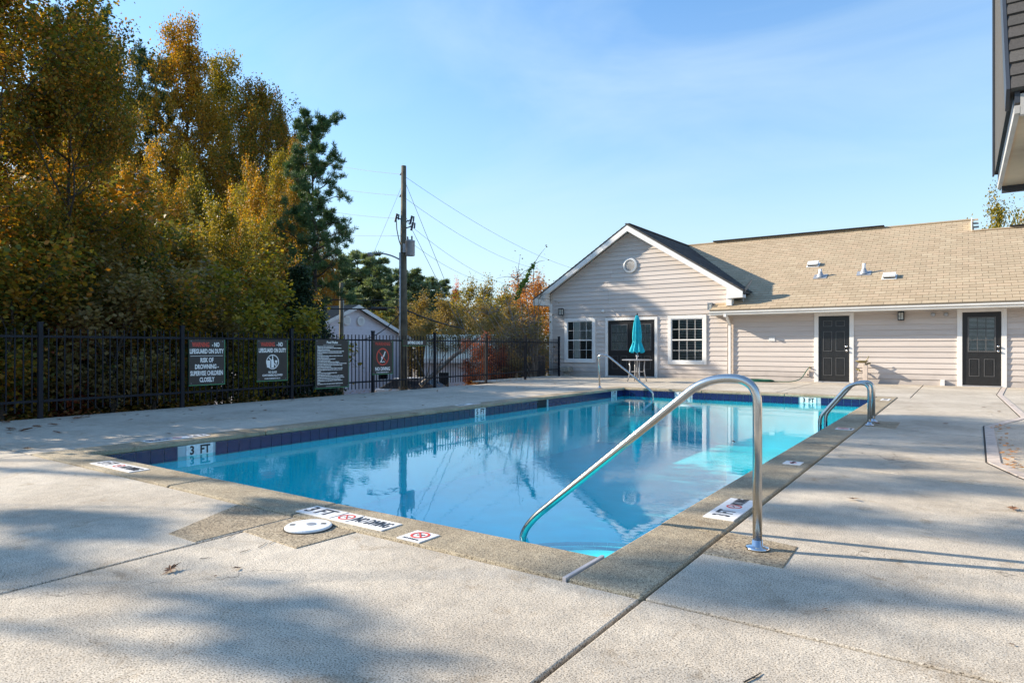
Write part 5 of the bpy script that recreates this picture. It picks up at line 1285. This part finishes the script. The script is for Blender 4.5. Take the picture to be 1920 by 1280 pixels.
sp = [DP(968, 560, 24.5).lerp(DP(1000, 494, 24.5), i/40) for i in range(41)]
me = leaves('leafy_sprig', [tuple(p) for p in sp], 5, .045, .12, LM['sprig'], long=1.5); me.transform(Matrix.Translation(-cb)); o = bpy.data.objects.new('leafy_sprig', me); COL.objects.link(o); o.parent = cm
# red twiggy bushes
for i, (px, d, s, mt) in enumerate([(912,23,.60,'red'),(940,24,.50,'red'),(885,24,.42,'red'),(962,23,.42,'brown')]):
    x, y = at_px(px, d); place(None, x, y, i, s, LM[mt], ['wide red-brown twiggy bush behind the fence','red bush right of the widest one','small red bush at the left end of the red bushes','low brown bush by the myrtle stems'][i], 'red bushes behind the fence', src=S_, z=-.6)
# added trunk shape standing in for a diagonal shadow across the tan roof
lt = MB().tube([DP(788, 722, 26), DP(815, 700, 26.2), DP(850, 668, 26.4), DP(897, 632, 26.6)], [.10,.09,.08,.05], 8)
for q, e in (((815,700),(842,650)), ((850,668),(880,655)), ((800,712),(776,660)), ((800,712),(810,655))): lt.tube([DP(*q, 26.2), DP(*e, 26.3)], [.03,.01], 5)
tag(lt.build('added_leaning_trunk', M['bark_pale']), 'added grey trunk shape standing in for a slanting shadow on the tan roof', 'tree')
# ================================================================== FALLEN LEAVES, TWIGS
lobes = []
for i in range(22):
    a = 2*math.pi*i/22; r_ = [1.0,.45,.8,.35,.95,.4,.75,.3,.6,.35,.25][i % 11]; lobes.append((r_*math.cos(a), r_*math.sin(a)))
lm_ = MB(); lm_.v = [(0,0,.12)] + [(x, y, .25*abs(math.sin(3*i))+.05) for i, (x, y) in enumerate(lobes)]
lm_.f = [(0, i+1, (i+1) % 22+1) for i in range(22)]
flm = lm_.mesh('fallen_leaf', simple('dry_leaf', (.17,.085,.045), .8, var=.35, vs=1.5))
GP = lambda px, py: (lambda d: DP(px, py, d))(1.07*1220/(py-650))
for i, (px, py, s) in enumerate([(320,1071,.055),(445,1067,.028),(404,1081,.012),(20,806,.11),(48,808,.10),(100,798,.10),(70,801,.08),(142,786,.10),(160,783,.07),(107,812,.07),(52,842,.06),(243,788,.05),(497,770,.06),(477,785,.04),(640,751,.06),(676,746,.04),(365,769,.05),(257,778,.05),(10,793,.09),(110,787,.05),(1546,1143,.012),(1898,1210,.014),(1545,1115,.01),(345,777,.035),(700,740,.04),(820,733,.05),(905,728,.05)]):
    p = GP(px, py); o = bpy.data.objects.new('fallen_leaf', flm); COL.objects.link(o); o.location = (p.x, p.y, .004); o.rotation_euler = (random.uniform(-.2,.2), random.uniform(-.2,.2), random.uniform(0,6)); o.scale = (s*1.2, s*.8, s)
    lab = 'large brown star-shaped fallen leaf on the near left deck' if i == 0 else 'small dry brown leaf fallen on the concrete deck'
    tag(o, lab, 'leaf', None if i == 0 else 'dry leaves scattered on the deck')
for i, (a, b) in enumerate([((1395,1280),(1427,1262)), ((484,1027),(500,1017)), ((505,1020),(515,1013)), ((450,1036),(470,1030)), ((375,1048),(397,1046)), ((425,1010),(440,1002))]):
    A1, B1 = GP(*a), GP(*b); A1.z = B1.z = .006
    A1.z = B1.z = .004; kk = 1 if i == 0 else .5
    m = MB().tube([A1, A1.lerp(B1,.5)+Vector((.004,.004,.001)), B1], [.003*kk,.0025*kk,.0015*kk], 5)
    if i == 0: m.tube([A1.lerp(B1,.4), A1.lerp(B1,.7)+Vector((.02,-.01,.004))], [.002,.001], 4)
    tag(m.build('twig', M['bark']), 'forked dark twig at the bottom edge of the deck' if i == 0 else 'thin dry twig lying on the deck near the skimmer lid', 'twig', None if i == 0 else 'twigs near the skimmer lid')
for i in range(58):
    if i < 40: px, py = random.triangular(-10, 900, 120), 0; x = -11.2 + abs(random.gauss(0, 1.0)); y = random.uniform(1.8, 16); zz = .005
    elif i < 50: x = random.uniform(-7.1, -2); y = random.uniform(4, 15); zz = WL+.004
    else: x = random.uniform(-1.0, 1.2); y = random.uniform(5, 15); zz = .005
    o = bpy.data.objects.new('fallen_leaf', flm); COL.objects.link(o); o.location = (x, y, zz); o.rotation_euler = (random.uniform(-.15,.15), random.uniform(-.15,.15), random.uniform(0,6)); q = random.uniform(.028,.06); o.scale = (q*1.1, q*.8, q*(.3 if zz < 0 else 1))
    tag(o, 'small brown leaf floating on the pool water' if zz < 0 else 'small dry brown leaf fallen on the concrete deck', 'leaf', 'leaves floating on the pool' if zz < 0 else 'dry leaves scattered on the deck')
lit = []
for i in range(60):
    y_ = random.uniform(6.9, 11); x_ = .34 + abs(random.gauss(0, .05)); lit.append((x_, y_, .012))
for i in range(900):
    y_ = random.uniform(-2, 18); lit.append((-11.5-abs(random.gauss(0,.25))-(.0), y_, .0))
me = leaves('leaf_litter', lit, 2, .03, .045, LM['rust'], flat=3.0); o = bpy.data.objects.new('leaf_litter', me); COL.objects.link(o); tag(o, 'dry brown leaf litter along the deck edges', 'leaf litter', kind='stuff')
